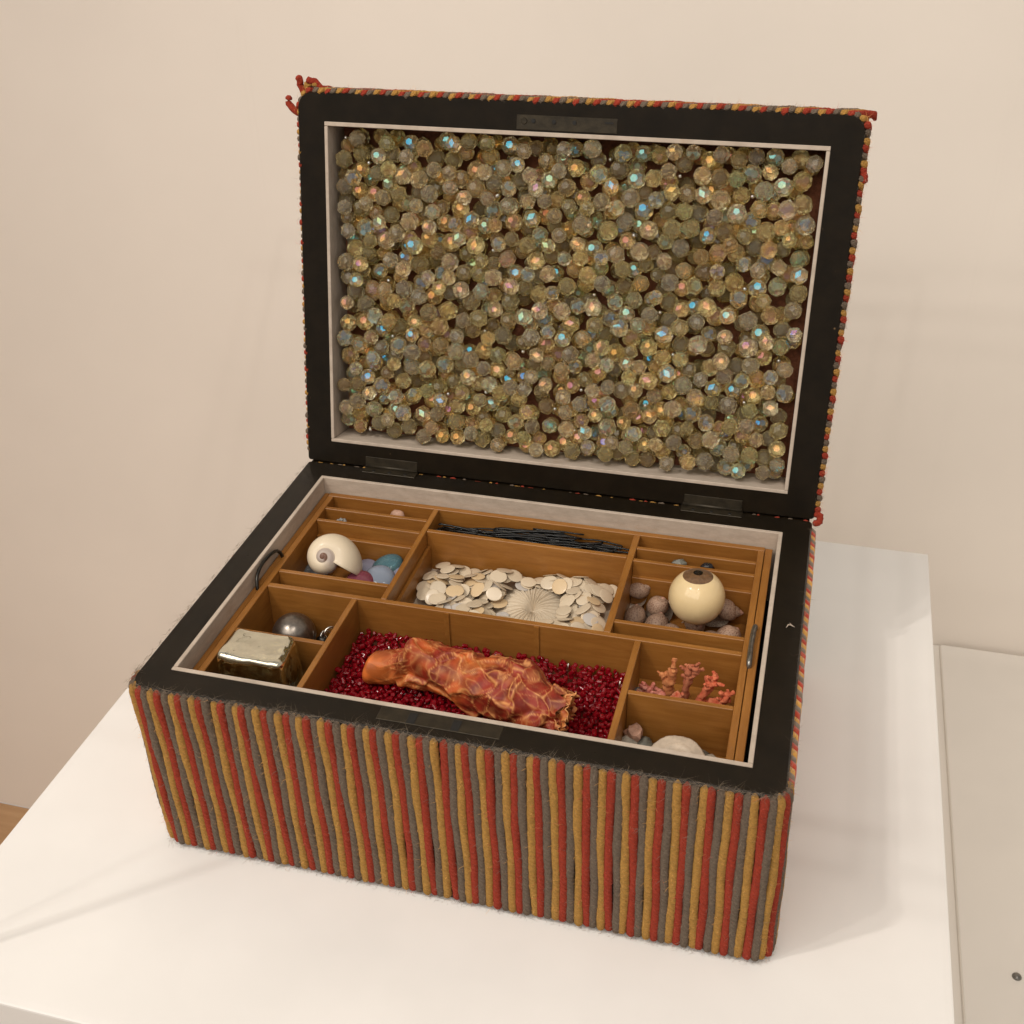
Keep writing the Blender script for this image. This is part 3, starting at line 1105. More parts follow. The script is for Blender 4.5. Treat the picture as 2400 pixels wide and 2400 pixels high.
bead_me = trunc_ico(1.0)
bead_me.materials.append(M['bead'])
bead_me2 = rhombic(1.0)
bead_me2.materials.append(M['bead'])
bc, br = deposit(1500, (a0 + lt, b0_ + lt), (a1 - lt, b1_ - lt), -WELL + .0012, -.0058, .0047, .0061, RNG, 20, None, 900)
bc, br = fill_gaps(bc, br, (a0 + lt, b0_ + lt), (a1 - lt, b1_ - lt), -WELL + .0012, -.0080, .0036, .0046, RNG)
TINTS = [((1.0, 0.92, 0.74), 'clear colourless', .40), ((1.0, 0.86, 0.46), 'pale straw yellow', .22), ((1.0, 0.86, 0.60), 'champagne tinted', .22),
         ((0.97, 0.70, 0.38), 'soft peach', .06), ((0.95, 0.82, 0.62), 'faint lilac', .06), ((0.91, 0.89, 0.48), 'faint green', .04)]
order = np.argsort(-bc[:, 2])
tr = random.Random(9)
deepV, deepF = [], []
bvs = [v.co.copy() for v in bead_me.vertices]
bfs = [tuple(p.vertices) for p in bead_me.polygons]
for n, idx in enumerate(order):
    c, r = Vector(bc[idx]), float(br[idx])
    rot = Euler((tr.uniform(0, 6.28), tr.uniform(0, 6.28), tr.uniform(0, 6.28))).to_matrix()
    if n < 300:
        u = tr.random()
        for col, nm, w_ in TINTS:
            if u < w_: break
            u -= w_
        o = link('crystal_bead', bead_me2 if tr.random() < .62 else bead_me, None, None)
        o.matrix_world = MW_LID @ Matrix.Translation(c) @ rot.to_4x4() @ Matrix.Diagonal((r, r, r * tr.uniform(.93, 1.03), 1))
        o.color = (*col, 1)
        if c.y < b0_ + .028: zone = 'along the hinge side of the lid'
        elif c.y > b1_ - .028: zone = 'next to loose yarn ends in the lid' if c.x < a0 + .06 else 'along the lock-plate side of the lid'
        elif c.x < a0 + .024 or c.x > a1 - .024: zone = 'against a side lining of the lid'
        else: zone = 'in the middle of the lid'
        size_ = 'smaller ' if r < .0052 else ('larger ' if r > .0058 else '')
        tag(o, size_ + nm + ' faceted crystal bead ' + zone, 'bead', 'crystal beads filling the lid')
    else:
        b = len(deepV)
        deepV += [c + rot @ (v * r) for v in bvs]
        deepF += [tuple(b + q for q in f) for f in bfs]
o = link('crystal_beads', mesh('crystal_beads', deepV, deepF), M['bead_stuff'])
o.matrix_world = MW_LID
tag(o, 'mass of faceted crystal beads deeper in the lid', 'beads', kind='stuff')
print('beads', len(br))
# ball-headed pins between the beads
pm = bmesh.new()
bmesh.ops.create_icosphere(pm, subdivisions=2, radius=.0013)
bmesh.ops.create_cone(pm, cap_ends=True, segments=6, radius1=.0003, radius2=.0003, depth=.014, matrix=Matrix.Translation((0, 0, -.0072)))
pin_me = bm_mesh('bead_pin', pm, True)
pin_me.materials.append(M['silver'])
np_ = 0
pts_ = np.array(bc)
while np_ < 34:
    p = np.array([tr.uniform(a0 + .008, a1 - .008), tr.uniform(b0_ + .008, b1_ - .008)])
    z = tr.uniform(-.0125, -.009)
    dd = np.sqrt(((pts_ - np.array([p[0], p[1], z])) ** 2).sum(1)) - br
    if dd.min() < .0012: continue
    o = link('bead_pin', pin_me)
    o.matrix_world = MW_LID @ Matrix.Translation((p[0], p[1], z))
    tag(o, 'tiny silver ball-headed pin stuck between the crystal beads', 'pin', 'pins between the lid beads')
    np_ += 1

# ------------------------------------------------------------------ red glass beads
rb = bmesh.new()
bmesh.ops.create_cone(rb, cap_ends=True, segments=7, radius1=1, radius2=1, depth=2.0)
bmesh.ops.bevel(rb, geom=[e for e in rb.edges], offset=.28, segments=1, affect='EDGES')
red_me = bm_mesh('red_bead', rb)
red_me.materials.append(M['red_glass'])
RX0, RX1, RY0, RY1 = .0861, .2498, .0238, .1105


def red_floor(p):
    return T - .0370 + .0022 * math.sin(p[0] * 60 + 1) * math.sin(p[1] * 70)


rc, rr2 = deposit(6500, (RX0, RY0), (RX1, RY1), 0, T - .0303, .0012, .0018, RNG, 5, red_floor, 120)
tb('compartment_liner', RX0 + .0001, RX1 - .0001, RY0 + .0001, RY1 - .0001, TF, T - .0395, 'x', 0).data.materials[0] = M['felt']
order = np.argsort(-(rc[:, 2] + .012 * rc[:, 1]))
vis = rc[:, 1] > .036
order = [i for i in order if vis[i]] + [i for i in order if not vis[i]]
rvs = [v.co.copy() for v in red_me.vertices]
rfs = [tuple(p.vertices) for p in red_me.polygons]
V, F = [], []
for n, idx in enumerate(order):
    c, r = Vector(rc[idx]), float(rr2[idx])
    rot = Euler((tr.uniform(0, 6.28), tr.uniform(0, 6.28), tr.uniform(0, 6.28))).to_matrix()
    sc = Vector((r * tr.uniform(.7, 1), r * tr.uniform(.7, 1), r * tr.uniform(.7, 1.25)))
    if n < 290:
        o = link('red_bead', red_me)
        o.matrix_world = Matrix.Translation(c) @ rot.to_4x4() @ Matrix.Diagonal((*sc, 1))
        if c.x < .112: zone = 'beyond the rounded end of the orange bundle'
        elif c.x > .222: zone = 'beyond the torn end of the orange bundle'
        elif c.y > .098: zone = 'against the cross divider behind the orange bundle'
        elif c.y > .07: zone = 'close behind the orange bundle'
        else: zone = 'in front of the orange bundle'
        tag(o, 'small dark red glass bead ' + zone, 'bead', 'red glass beads around the crumpled bundle')
    else:
        b = len(V)
        V += [c + rot @ Vector((v.x * sc.x, v.y * sc.y, v.z * sc.z)) for v in rvs]
        F += [tuple(b + q for q in f) for f in rfs]
o = tag(link('red_beads', mesh('red_beads', V, F), M['red_glass']), 'deep bed of small dark red glass beads', 'beads', kind='stuff')
print('red', len(rr2))
# slim pins stuck in the red bed
for i, (x, y, z, dx, dy) in enumerate([(.1155, .0845, T - .022, -.0012, 0), (.2440, .0900, T - .0265, .002, .001), (.2130, .1000, T - .0275, .002, 0)]):
    vs, fs = twisted_tube([(x, y, z - .01), (x + dx * .5, y + dy, z - .004), (x + dx, y + dy, z + .0028)], .0005, 8, amp=0, taper=False)
    me = mesh('glass_bugle', vs, fs, True)
    o = link('glass_bugle', me, M['silver'])
    tag(o, 'thin bright metal pin poking out of the red beads', 'pin', 'bright pins in the red beads')

# ------------------------------------------------------------------ crumpled orange bundle
BP = np.array([(.1050, .0695), (.1121, .0703), (.1232, .0735), (.1405, .0745), (.1630, .0690), (.1838, .0625), (.1987, .0600), (.2127, .0560), (.2230, .0525)])
BR = np.array([.0092, .0094, .0100, .0125, .0140, .0158, .0165, .0135, .0110])
nl_, na_ = 210, 150
tt = np.linspace(0, len(BP) - 1, nl_)
bz0 = T - .0315
V, Cc = [], []
noise.seed_set(3)


def ridge(p, sc, w):
    d, _ = noise.voronoi(p * sc)
    return math.exp(-((d[1] - d[0]) / w) ** 2), d


for i, u in enumerate(tt):
    t = i / (nl_ - 1)
    cx = np.interp(u, range(len(BP)), BP[:, 0])
    cy = np.interp(u, range(len(BP)), BP[:, 1])
    r = np.interp(u, range(len(BP)), BR)
    if t < .1: r *= math.sqrt(max(0.0, 1 - (1 - t / .1) ** 2)) * .9 + .1 * (t / .1)
    cz = bz0 + r * .86 + (.0022 * math.exp(-((t - .36) / .06) ** 2))
    amp = min(1, max(.08, (t - .13) / .2))
    for k in range(na_):
        a = 2 * PI * k / na_
        dr = Vector((0.15 * math.cos(a), math.cos(a), math.sin(a)))
        p = Vector((cx, cy, cz)) + dr * r
        q = Vector((p.x * .62, p.y, p.z)) + Vector((noise.noise(p * 90), noise.noise(p * 90 + Vector((9, 0, 0))), noise.noise(p * 90 + Vector((0, 7, 0))))) * .004
        wq = q + Vector((noise.noise(q * 60), noise.noise(q * 60 + Vector((3, 1, 0))), noise.noise(q * 60 + Vector((0, 5, 2))))) * .006
        r1, d1 = ridge(wq, 98, .045)
        r2, d2 = ridge(q + Vector((.3, .1, .2)), 230, .06)
        cp = noise.voronoi(wq * 98)[1][0]                      # each facet between creases is tilted its own way
        tl = Vector((noise.noise(cp * 9.1), noise.noise(cp * 9.1 + Vector((7, 3, 1))), noise.noise(cp * 9.1 + Vector((2, 8, 5)))))
        tilt_ = max(-.0035, min(.0035, (wq - cp / 98).dot(tl) * .85))
        neck = math.exp(-((t - .27) / .07) ** 2)               # finely gathered where the wrapping is pinched
        lump = noise.noise(p * 60)
        hump = .0060 * math.exp(-((t - .335) / .05) ** 2) * max(0, math.sin(a - .25)) ** 3
        off = amp * (.0009 * r1 + .0005 * ridge(Vector((q.x, q.y * .8, q.z * .8)) + Vector((1.3, .7, .2)), 150, .08)[0] + tilt_ + .0014 * lump + .0010 * neck * (r2 - .4 * d2[0])) + hump
        if t > .93:
            off += (t - .93) / .07 * .006 * (noise.noise(Vector((a * 1.6, 3, 1))) + .25 + .5 * noise.noise(Vector((a * 5, 2, 1))))
        pp = p + dr.normalized() * off
        pp.x += amp * .0012 * noise.noise(q * 140) + (max(0, t - .93) / .07) * .005 * noise.noise(Vector((a * 2.5, 8, 0)))
        pp.z = max(pp.z, bz0 - .001)
        V.append(pp)
        m1 = min(1, max(0, .40 + 1.4 * noise.noise(p * 70 + Vector((4, 4, 4))) + 2.4 * (.26 - t) * (1 if t < .26 else .45)))
        base = np.array((.26, .026, .012)) * (1 - m1) + np.array((.66, .165, .034)) * m1
        dk = min(1, max(0, .5 + 1.6 * noise.noise(p * 190) + .9 * noise.noise(Vector((cp.x * 5, cp.y * 5, cp.z * 5)))))
        base = base * (.62 + .5 * dk)
        band = max(0, min(1, (noise.noise(Vector((p.x * 160, p.y * 160, p.z * 160)) + Vector((1, 2, 3))) - .22) * 4)) * .5
        r3, d3 = ridge(Vector((q.x * 1.0, q.y * .8, q.z * .8)) + Vector((1.3, .7, .2)), 150, .05)
        cr = min(1, (r1 ** 2 * .8 + r3 ** 2 * .36 + r2 ** 2 * (.6 * neck + .12) + band * .40) * (amp if t > .1 else .12))
        Cc.append(base * (1 - cr) + np.array((.72, .33, .115)) * cr)
F = []
for i in range(nl_ - 1):
    for k in range(na_):
        k2 = (k + 1) % na_
        F.append((i * na_ + k, i * na_ + k2, (i + 1) * na_ + k2, (i + 1) * na_ + k))
F.append(tuple(range(na_))[::-1])
G = np.array([tuple(v) for v in V]).reshape(nl_, na_, 3)
for _ in range(4):                                             # soften the jagged facet borders
    H_ = .25 * (np.roll(G, 1, 1) + np.roll(G, -1, 1))
    H_ = H_ + .25 * (np.vstack([G[:1], G[:-1]]) + np.vstack([G[1:], G[-1:]]))
    G = .45 * G + .55 * H_
V = [Vector(v) for v in G.reshape(-1, 3)]
bun = tag(empty('crumpled_bundle', (.165, .066, bz0)), 'orange-red crumpled leathery bundle lying on the dark red beads', 'bundle')
BO = Vector((-.165, -.066, -bz0))
link('wrapping', mesh('wrapping', [v + BO for v in V], F, True, Cc), M['bundle'], bun)
# torn flaps at the ragged end
fr_ = random.Random(8)
for i in range(8):
    a = -.6 + i * .55
    e = Vector((.2215 + fr_.uniform(-.003, .003), .0535 + .0085 * math.cos(a), bz0 + .0095 + .0085 * math.sin(a)))
    e.z = max(e.z, bz0 + .002)
    dn = Vector((fr_.uniform(.3, .9), math.cos(a) * .7, math.sin(a) * .6 + fr_.uniform(-.2, .2))).normalized()
    sd = dn.cross(Vector((-.2, -math.sin(a), math.cos(a)))).normalized()
    sd = Vector((0, -math.sin(a), math.cos(a)))
    nr = dn.cross(sd).normalized()
    ln, wd = fr_.uniform(.007, .013), fr_.uniform(.009, .014)
    V, F, Cc = [], [], []
    nu, nv = 16, 14
    for u in range(nu):
        for v in range(nv):
            uu, vv = u / (nu - 1), v / (nv - 1) - .5
            jag = 1 + .35 * noise.noise(Vector((vv * 5, i * 3.1, 0)))
            p = e + dn * (uu - .35) * ln * jag + sd * vv * wd * (1 - .3 * uu) + nr * (.0035 * noise.noise(Vector((uu * 2.4, vv * 4, i * 2.0))) + .004 * vv * vv)
            p.z = max(p.z, bz0)
            V.append(p + BO)
            q = min(1, max(0, .4 + 1.2 * noise.noise(Vector((uu * 3, vv * 5, i)))))
            ed = 1 if (u == nu - 1 or v in (0, nv - 1)) else 0
            c = np.array((.34, .07, .024)) * (1 - q) + np.array((.60, .22, .06)) * q
            Cc.append(c * (1 - .7 * ed) + np.array((.8, .42, .16)) * .7 * ed)
    for u in range(nu - 1):
        for v in range(nv - 1):
            F.append((u * nv + v, u * nv + v + 1, (u + 1) * nv + v + 1, (u + 1) * nv + v))
    o = link('torn_flap', mesh('torn_flap', V, F, True, Cc), M['bundle'], bun)
    sm = o.modifiers.new('thick', 'SOLIDIFY')
    sm.thickness = .0004

# ------------------------------------------------------------------ mother-of-pearl discs and ribbed coral
DX0, DX1, DY0, DY1 = .1052, .2290, .1146, .1886
dm = bmesh.new()
bmesh.ops.create_uvsphere(dm, u_segments=20, v_segments=10, radius=1)
for v in dm.verts:
    v.co.z = math.copysign(abs(v.co.z) ** 1.0, v.co.z)
disc_me = bm_mesh('pearl_disc', dm, True)
disc_me.materials.append(M['pearl'])
gs = .001
gx, gy = int((DX1 - DX0) / gs), int((DY1 - DY0) / gs)
hm = np.zeros((gx, gy))
tb('compartment_liner', DX0 - .0001, DX1 + .0001, DY0 + .0001, DY1 - .0001, TF, T - .0388, 'x', 0).data.materials[0] = M['disc_shell']
FC = (.1800, .1560)
for i in range(gx):
    for j in range(gy):
        x, y = DX0 + i * gs, DY0 + j * gs
        hm[i, j] = T - .0365 + .003 * min(1, (y - DY0) / .05) + .0015 * noise.noise(Vector((x * 40, y * 40, 0)))
GX, GY = np.meshgrid(np.arange(gx) * gs + DX0, np.arange(gy) * gs + DY0, indexing='ij')
dr_ = random.Random(31)
count = 0
tries = 0
while count < 296 and tries < 6000:
    tries += 1
    rx, ry = dr_.uniform(.0049, .0058), dr_.uniform(.0042, .0052)
    x, y = dr_.uniform(DX0 + .0047, DX1 - .0047), dr_.uniform(DY0 + .0050, DY1 - .0047)
    if (x - FC[0]) ** 2 + (y - FC[1]) ** 2 < .0205 ** 2: continue
    mk = (GX - x) ** 2 + (GY - y) ** 2 < (rx * .95) ** 2
    hz = hm[mk]
    A = np.stack([GX[mk] - x, GY[mk] - y, np.ones(mk.sum())], 1)
    sol = np.linalg.lstsq(A, hz, rcond=None)[0]
    sx, sy = np.clip(sol[0] * .8 + dr_.gauss(0, .10), -.75, .75), np.clip(sol[1] * .8 + dr_.gauss(0, .10) - .04, -.75, .75)
    z0 = np.percentile(hz - (GX[mk] - x) * sx - (GY[mk] - y) * sy, 78)
    if z0 > T - .026: continue
    nrm = Vector((-sx, -sy, 1)).normalized()
    o = link('pearl_disc', disc_me)
    o.matrix_world = Matrix.Translation((x, y, z0 + .0008)) @ nrm.to_track_quat('Z', 'Y').to_matrix().to_4x4() @ Matrix.Rotation(dr_.uniform(0, 6.28), 4, 'Z') @ Matrix.Diagonal((rx, ry, dr_.uniform(.00035, .00055), 1))
    u = dr_.random()
    if u < .82:
        b = dr_.uniform(.88, 1.06)
        o.color = (.73 * b, .615 * b, .455 * b, 1)
        lab = 'cream mother-of-pearl disc'
    elif u < .92:
        o.color = (.74, .56, .34, 1)
        lab = 'yellowish mother-of-pearl disc'
    else:
        o.color = (.60, .56, .52, 1)
        lab = 'greyish mother-of-pearl disc'
    if (x - FC[0]) ** 2 + (y - FC[1]) ** 2 < .030 ** 2: zone = ' touching the ribbed coral'
    elif y > DY1 - .014: zone = ' along the hairpin compartment divider'
    elif x < DX0 + .02: zone = ' along the divider toward the snail shell'
    elif x > DX1 - .02: zone = ' along the divider toward the glass eye'
    elif x < FC[0]: zone = ' between ribbed coral and snail shell compartment'
    else: zone = ' between ribbed coral and glass eye compartment'
    tag(o, lab + zone, 'disc', 'pearl discs in the tray')
    hm[mk] = np.maximum(hm[mk], z0 + (GX[mk] - x) * sx + (GY[mk] - y) * sy + .0010)
    count += 1
print('discs', count)
nr_, ns = 26, 420
V, Cc = [], []
RF = .0262
for i in range(nr_):
    t = i / (nr_ - 1)
    for k in range(ns):
        a = 2 * PI * k / ns
        wob = a * 52 + 1.3 * math.sin(a * 3) + 2.0 * noise.noise(Vector((math.cos(a) * 2, math.sin(a) * 2, t * 2.5)))
        rdg = 1 - abs(math.sin(wob * .5)) ** .6
        major = 1 - abs(math.sin(wob * .25)) ** .8
        edge = 1 + .05 * math.sin(a * 5 + 1) + .03 * noise.noise(Vector((math.cos(a) * 6, math.sin(a) * 6, 1)))
        r = RF * t * edge
        z = .0098 * (1 - t ** 2.2) - .0030 * math.exp(-(t / .13) ** 2) + (.0013 * rdg + .0008 * major) * min(1, t * 5)
        V.append((r * math.cos(a), r * math.sin(a), z))
        Cc.append(np.array((.58, .49, .37)) * (1 - rdg) + np.array((.74, .64, .50)) * rdg)
F = [(i * ns + k, i * ns + (k + 1) % ns, (i + 1) * ns + (k + 1) % ns, (i + 1) * ns + k) for i in range(nr_ - 1) for k in range(ns)]
b = len(V)
for k in range(ns):
    V.append((V[(nr_ - 1) * ns + k][0] * .9, V[(nr_ - 1) * ns + k][1] * .9, -.003))
    Cc.append(np.array((.5, .42, .32)))
F += [((nr_ - 1) * ns + k, (nr_ - 1) * ns + (k + 1) % ns, b + (k + 1) % ns, b + k) for k in range(ns)]
F.append(tuple(b + k for k in reversed(range(ns))))
o = link('ribbed_coral', mesh('ribbed_coral', V, F, True, Cc), M['fungia'], None, (FC[0], FC[1], T - .0415), (math.radians(12), math.radians(3), 0))
tag(o, 'round bleached mushroom coral with fine radiating ribs among pearl discs', 'coral')


# ------------------------------------------------------------------ spiral shells
def spiral_shell(turns, Wt, d, a, a2, h, colf, na=40, nt=220, flare=0.0, tilt=0.0):
    V, Cc = [], []
    th1 = 2 * PI * turns
    b = math.log(Wt) / (2 * PI)
    for i in range(nt):
        th = th1 * i / (nt - 1)
        s = math.exp(b * (th - th1))
        u = (th1 - th) / (2 * PI)
        fl_ = 1 + flare * math.exp(-u / .035)
        for k in range(na):
            f = 2 * PI * k / na
            r = s * (d + a * fl_ * math.cos(f))
            z = s * (-h + a2 * fl_ * math.sin(f + tilt))
            r = max(r, 0)
            V.append((r * math.cos(-th), r * math.sin(-th), z))
            Cc.append(colf(u, f, th))
    F = [(i * na + k, (i + 1) * na + k, (i + 1) * na + (k + 1) % na, i * na + (k + 1) % na) for i in range(nt - 1) for k in range(na)]
    # inner wall of the mouth, drawn back into the last whorl
    return V, F, Cc, th1


def snail_col(u, f, th):
    w_ = noise.noise(Vector((u * 9, f * 2, 0))) * .05
    cream = np.array((.72, .61, .45))
    lav = np.array((.42, .345, .30))
    brn = np.array((.150, .066, .040))
    wht = np.array((.74, .65, .52))
    top = math.sin(f)
    if u < .80: c = cream
    elif u < 1.0:
        t = (u - .80) / .2
        c = cream * (1 - t) + lav * t
    elif u < 1.85: c = lav
    elif u < 1.95:
        t = (u - 1.85) / .1
        c = lav * (1 - t) + brn * t
    else: c = brn
    if u > .9:
        out = math.cos(f)
        k_ = math.exp(-((f - 0.55) / .28) ** 2)
        c = c * (1 - .9 * k_) + wht * .9 * k_
    return c * (1 + w_)


V, F, Cc, th1 = spiral_shell(4.6, 2.55, .0094, .0113, .0136, .0172, snail_col, 44, 320, .08)
me = mesh('moon_snail_shell', V, F, True, Cc)
o = link('moon_snail_shell', me, M['snail'])
sm = o.modifiers.new('thick', 'SOLIDIFY')
sm.thickness = .0007
view = (Vector((.323, -.3957, .5186)) - Vector((.052, .157, T - .024))).normalized()
ax = (view - .30 * right + .12 * (-down)).normalized()
xr = (right - ax * right.dot(ax)).normalized()
yr = ax.cross(xr)
# the mouth's angle: turn the shell so that its lip points right
rotm = Matrix((xr, yr, ax)).transposed().to_4x4() @ Matrix.Rotation(th1 - math.radians(30), 4, 'Z')
o.matrix_world = Matrix.Translation(Vector((.0490, .1470, T - .0100))) @ rotm
tag(o, 'cream moon snail shell with brown spiral apex lying on glass cabochons', 'shell')

# glass cabochons
cm = bmesh.new()
bmesh.ops.create_uvsphere(cm, u_segments=36, v_segments=18, radius=1)
for v in cm.verts:
    if v.co.z < 0: v.co.z *= .35
cab0 = bm_mesh('glass_cabochon', cm, True)


def cab(x, y, z, rx, ry, rz, tilt, mt, lab, rotz=0):
    me = cab0.copy()
    me.materials.append(M[mt])
    o = link('glass_cabochon', me)
    o.matrix_world = Matrix.Translation((x, y, z)) @ Euler(tilt).to_matrix().to_4x4() @ Matrix.Rotation(rotz, 4, 'Z') @ Matrix.Diagonal((rx, ry, rz, 1))
    tag(o, lab, 'cabochon', 'glass cabochons under the snail shell')


cab(.0350, .1600, T - .036, .0095, .0095, .005, (.5, -.1, 0), 'cab_grey', 'grey-blue glass cabochon wedged behind the snail shell')
cab(.0700, .1530, T - .0305, .0095, .0085, .0058, (.3, .15, 0), 'cab_purple', 'plum red glass cabochon touching the snail shell lip')
cab(.0795, .1745, T - .0315, .0110, .0085, .0058, (.2, -.35, .5), 'cab_teal', 'deep teal glass cabochon leaning on two pale ones')
cab(.0795, .1590, T - .0305, .0105, .0100, .0045, (.42, -.05, 0), 'cab_blue', 'flat milky blue glass cabochon in front of the teal one')
cab(.0905, .1660, T - .0335, .0090, .0090, .0045, (.3, -.5, 0), 'cab_lilac', 'milky lilac glass cabochon pressed against the divider')
cab(.0660, .1740, T - .036, .0080, .0080, .005, (.3, .2, 0), 'cab_lilac', 'milky lilac glass cabochon between the plum and teal ones')
cab(.0500, .1480, T - .040, .0090, .0090, .004, (.0, .0, 0), 'cab_blue', 'milky blue glass cabochon under the snail shell')
cab(.0840, .1420, T - .040, .0090, .0090, .004, (.1, .0, 0), 'cab_lilac', 'milky lilac glass cabochon low by the front divider')


# speckled little shells
def speck_col(br_, white):
    def f_(u, f, th):
        k_ = .75 + .25 * noise.noise(Vector((u * 6, f, br_)))
        c = np.array((.40, .265, .185)) * k_ * br_
        if u < .12: c = np.array((.58, .48, .38)) * white
        if u > 2.2: c = np.array((.40, .22, .16)) * br_
        return c
    return f_


SHV = []
for i, (h, a2) in enumerate([(1.35, .95), (1.75, .95), (1.15, .9)]):
    V, F, Cc, t1 = spiral_shell(4.2, 1.9, .42, .58, a2, h, speck_col(1 + .12 * i, 1), 30, 150, .0)
    V = [(x, y, z + h * .5) for x, y, z in V]
    me = mesh('speckled_shell', V, F, True, Cc)
    me.materials.append(M['speckled'])
    SHV.append(me)
for i, (x, y, z, s, d_, tw, v_, lab) in enumerate([
    (.2425, .1835, -.0290, .0078, (.8, .3, .5), 0.3, 1, 'speckled brown shell with pink tip high in the corner behind others'),
    (.2425, .1650, -.0345, .0092, (-.1, .6, .5), -0.2, 0, 'speckled round shell with pale hollow mouth beside the divider'),
    (.2565, .1610, -.0350, .0094, (.1, .7, .5), 0.15, 0, 'speckled pale shell with cracked mouth next to the hollow-mouthed shell'),
    (.2550, .1765, -.0330, .0085, (.3, .2, .8), 0.6, 2, 'reddish speckled shell behind the cracked-mouth shell'),
    (.2680, .1540, -.0375, .0078, (.9, -.3, .1), -0.5, 1, 'small pinkish speckled shell low under the glass eye'),
    (.2890, .1530, -.0365, .0088, (.2, -.2, .9), 0.1, 0, 'speckled brown shell under the front of the glass eye'),
    (.3000, .1590, -.0350, .0094, (.5, .5, .5), -0.3, 2, 'speckled brown shell wedged by the side wall'),
    (.2965, .1780, -.0320, .0090, (.9, .1, -.05), 0.8, 1, 'long pointed speckled shell behind the glass eye'),
    (.2780, .1440, -.0400, .0070, (.5, .4, .2), 0.2, 2, 'small dark speckled shell behind the low divider'),
    (.2780, .1690, -.0390, .0080, (.5, -.4, .2), 0.0, 2, 'speckled shell hidden right under the glass eye')]):
    o = link('speckled_shell', SHV[v_])
    zz = Vector(d_).normalized()
    t1 = 2 * PI * 4.2
    want = Vector((math.sin(tw) * .5, -math.cos(tw), .55))          # where the mouth opens to
    want = (want - zz * want.dot(zz)).normalized()
    lt_ = Vector((-math.sin(t1), -math.cos(t1), 0))
    mm = Matrix((want, zz.cross(want), zz)).transposed().to_4x4() @ Matrix((lt_, Vector((0, 0, 1)).cross(lt_), Vector((0, 0, 1)))).to_4x4() @ Matrix.Scale(s * 1.16, 4)
    mm.translation = Vector((x, y, T + z))
    o.matrix_world = mm
    tag(o, lab, 'shell', 'speckled shells around the glass eye')

# ------------------------------------------------------------------ glass eye
er = .0166
EC = Vector((.2775, .1656, T - .0150))
eye = tag(empty('glass_eye', EC - Vector((0, 0, er))), 'glossy ivory eyeball with brown iris looking upward among speckled shells', 'eyeball')


def sphere_cap(name, r, ang, mt, parent, loc, n_dir, na=48, nr=16):
    V, F = [(0, 0, r)], []
    for i in range(1, nr + 1):
        t = ang * i / nr
        for k in range(na):
            f = 2 * PI * k / na
            V.append((r * math.sin(t) * math.cos(f), r * math.sin(t) * math.sin(f), r * math.cos(t)))
    for k in range(na): F.append((0, 1 + k, 1 + (k + 1) % na))
    for i in range(nr - 1):
        for k in range(na):
            F.append((1 + i * na + k, 1 + (i + 1) * na + k, 1 + (i + 1) * na + (k + 1) % na, 1 + i * na + (k + 1) % na))
    return link(name, mesh(name, V, F, True), mt, parent, loc, Vector(n_dir).to_track_quat('Z', 'Y').to_euler())


bm_ = bmesh.new()
bmesh.ops.create_uvsphere(bm_, u_segments=64, v_segments=32, radius=er)
link('eye_globe', bm_mesh('eye_globe', bm_, True), M['sclera'], eye, (0, 0, er))
ird = Vector((-.02, .054, .995))
sphere_cap('iris', er + .00007, math.asin(.0088 / er), M['iris'], eye, (0, 0, er), ird)
sphere_cap('pupil', er + .00014, math.asin(.0028 / er), M['pupil'], eye, (0, 0, er), ird)

# ------------------------------------------------------------------ silver ball, rings
bm_ = bmesh.new()
bmesh.ops.create_uvsphere(bm_, u_segments=48, v_segments=24, radius=.0130)
o = link('silver_ball', bm_mesh('silver_ball', bm_, True), M['ball'], None, (.0500, .0955, TF + .0130))
tag(o, 'dark tarnished silver ball in the small square compartment', 'ball')


def torus(name, R_, r_, mt, mw, lab, cat, grp):
    V, F = [], []
    nu, nv = 28, 10
    for i in range(nu):
        for k in range(nv):
            a, b = 2 * PI * i / nu, 2 * PI * k / nv
            V.append(((R_ + r_ * math.cos(b)) * math.cos(a), (R_ + r_ * math.cos(b)) * math.sin(a), r_ * math.sin(b)))
    F = [(i * nv + k, ((i + 1) % nu) * nv + k, ((i + 1) % nu) * nv + (k + 1) % nv, i * nv + (k + 1) % nv) for i in range(nu) for k in range(nv)]
    o = link(name, mesh(name, V, F, True), mt)
    o.matrix_world = mw
    tag(o, lab, cat, grp)


for i, (x, y, z, e, R_) in enumerate([(.0700, .1035, -.0330, (1.2, .3, .6), .0040), (.0660, .1050, -.0375, (.5, .8, 0), .0038), (.0715, .0985, -.0385, (.2, .4, 0), .0038)]):
    torus('metal_ring', R_, .0008, M['silver'], Matrix.Translation((x, y, T + z)) @ Euler(e).to_matrix().to_4x4(),
          ['small bright silver ring leaning upright beside the silver ball', 'small silver ring lying behind the silver ball', 'small silver ring lying flat beside the silver ball'][i], 'ring', 'rings beside the silver ball')


def blob(name, loc, sc, mt, lab, cat, grp=None, seed=0, rough=.22, sub=2, rot=(0, 0, 0), flat=False):
    b_ = bmesh.new()
    bmesh.ops.create_icosphere(b_, subdivisions=sub, radius=1)
    for v in b_.verts:
        v.co *= 1 + rough * noise.noise(v.co * 1.6 + Vector((seed * 3.7, seed, 0)))
        v.co = Vector((v.co.x * sc[0], v.co.y * sc[1], v.co.z * sc[2]))
    o = link(name, bm_mesh(name, b_, not flat), M[mt], None, loc, rot)
    tag(o, lab, cat, grp)
    return o


blob('dark_nugget', (.0655, .1000, T - .0375), (.0042, .0036, .0045), 'dark_metal', 'dark metal nugget between the silver ball and rings', 'nugget', None, 2, .5)

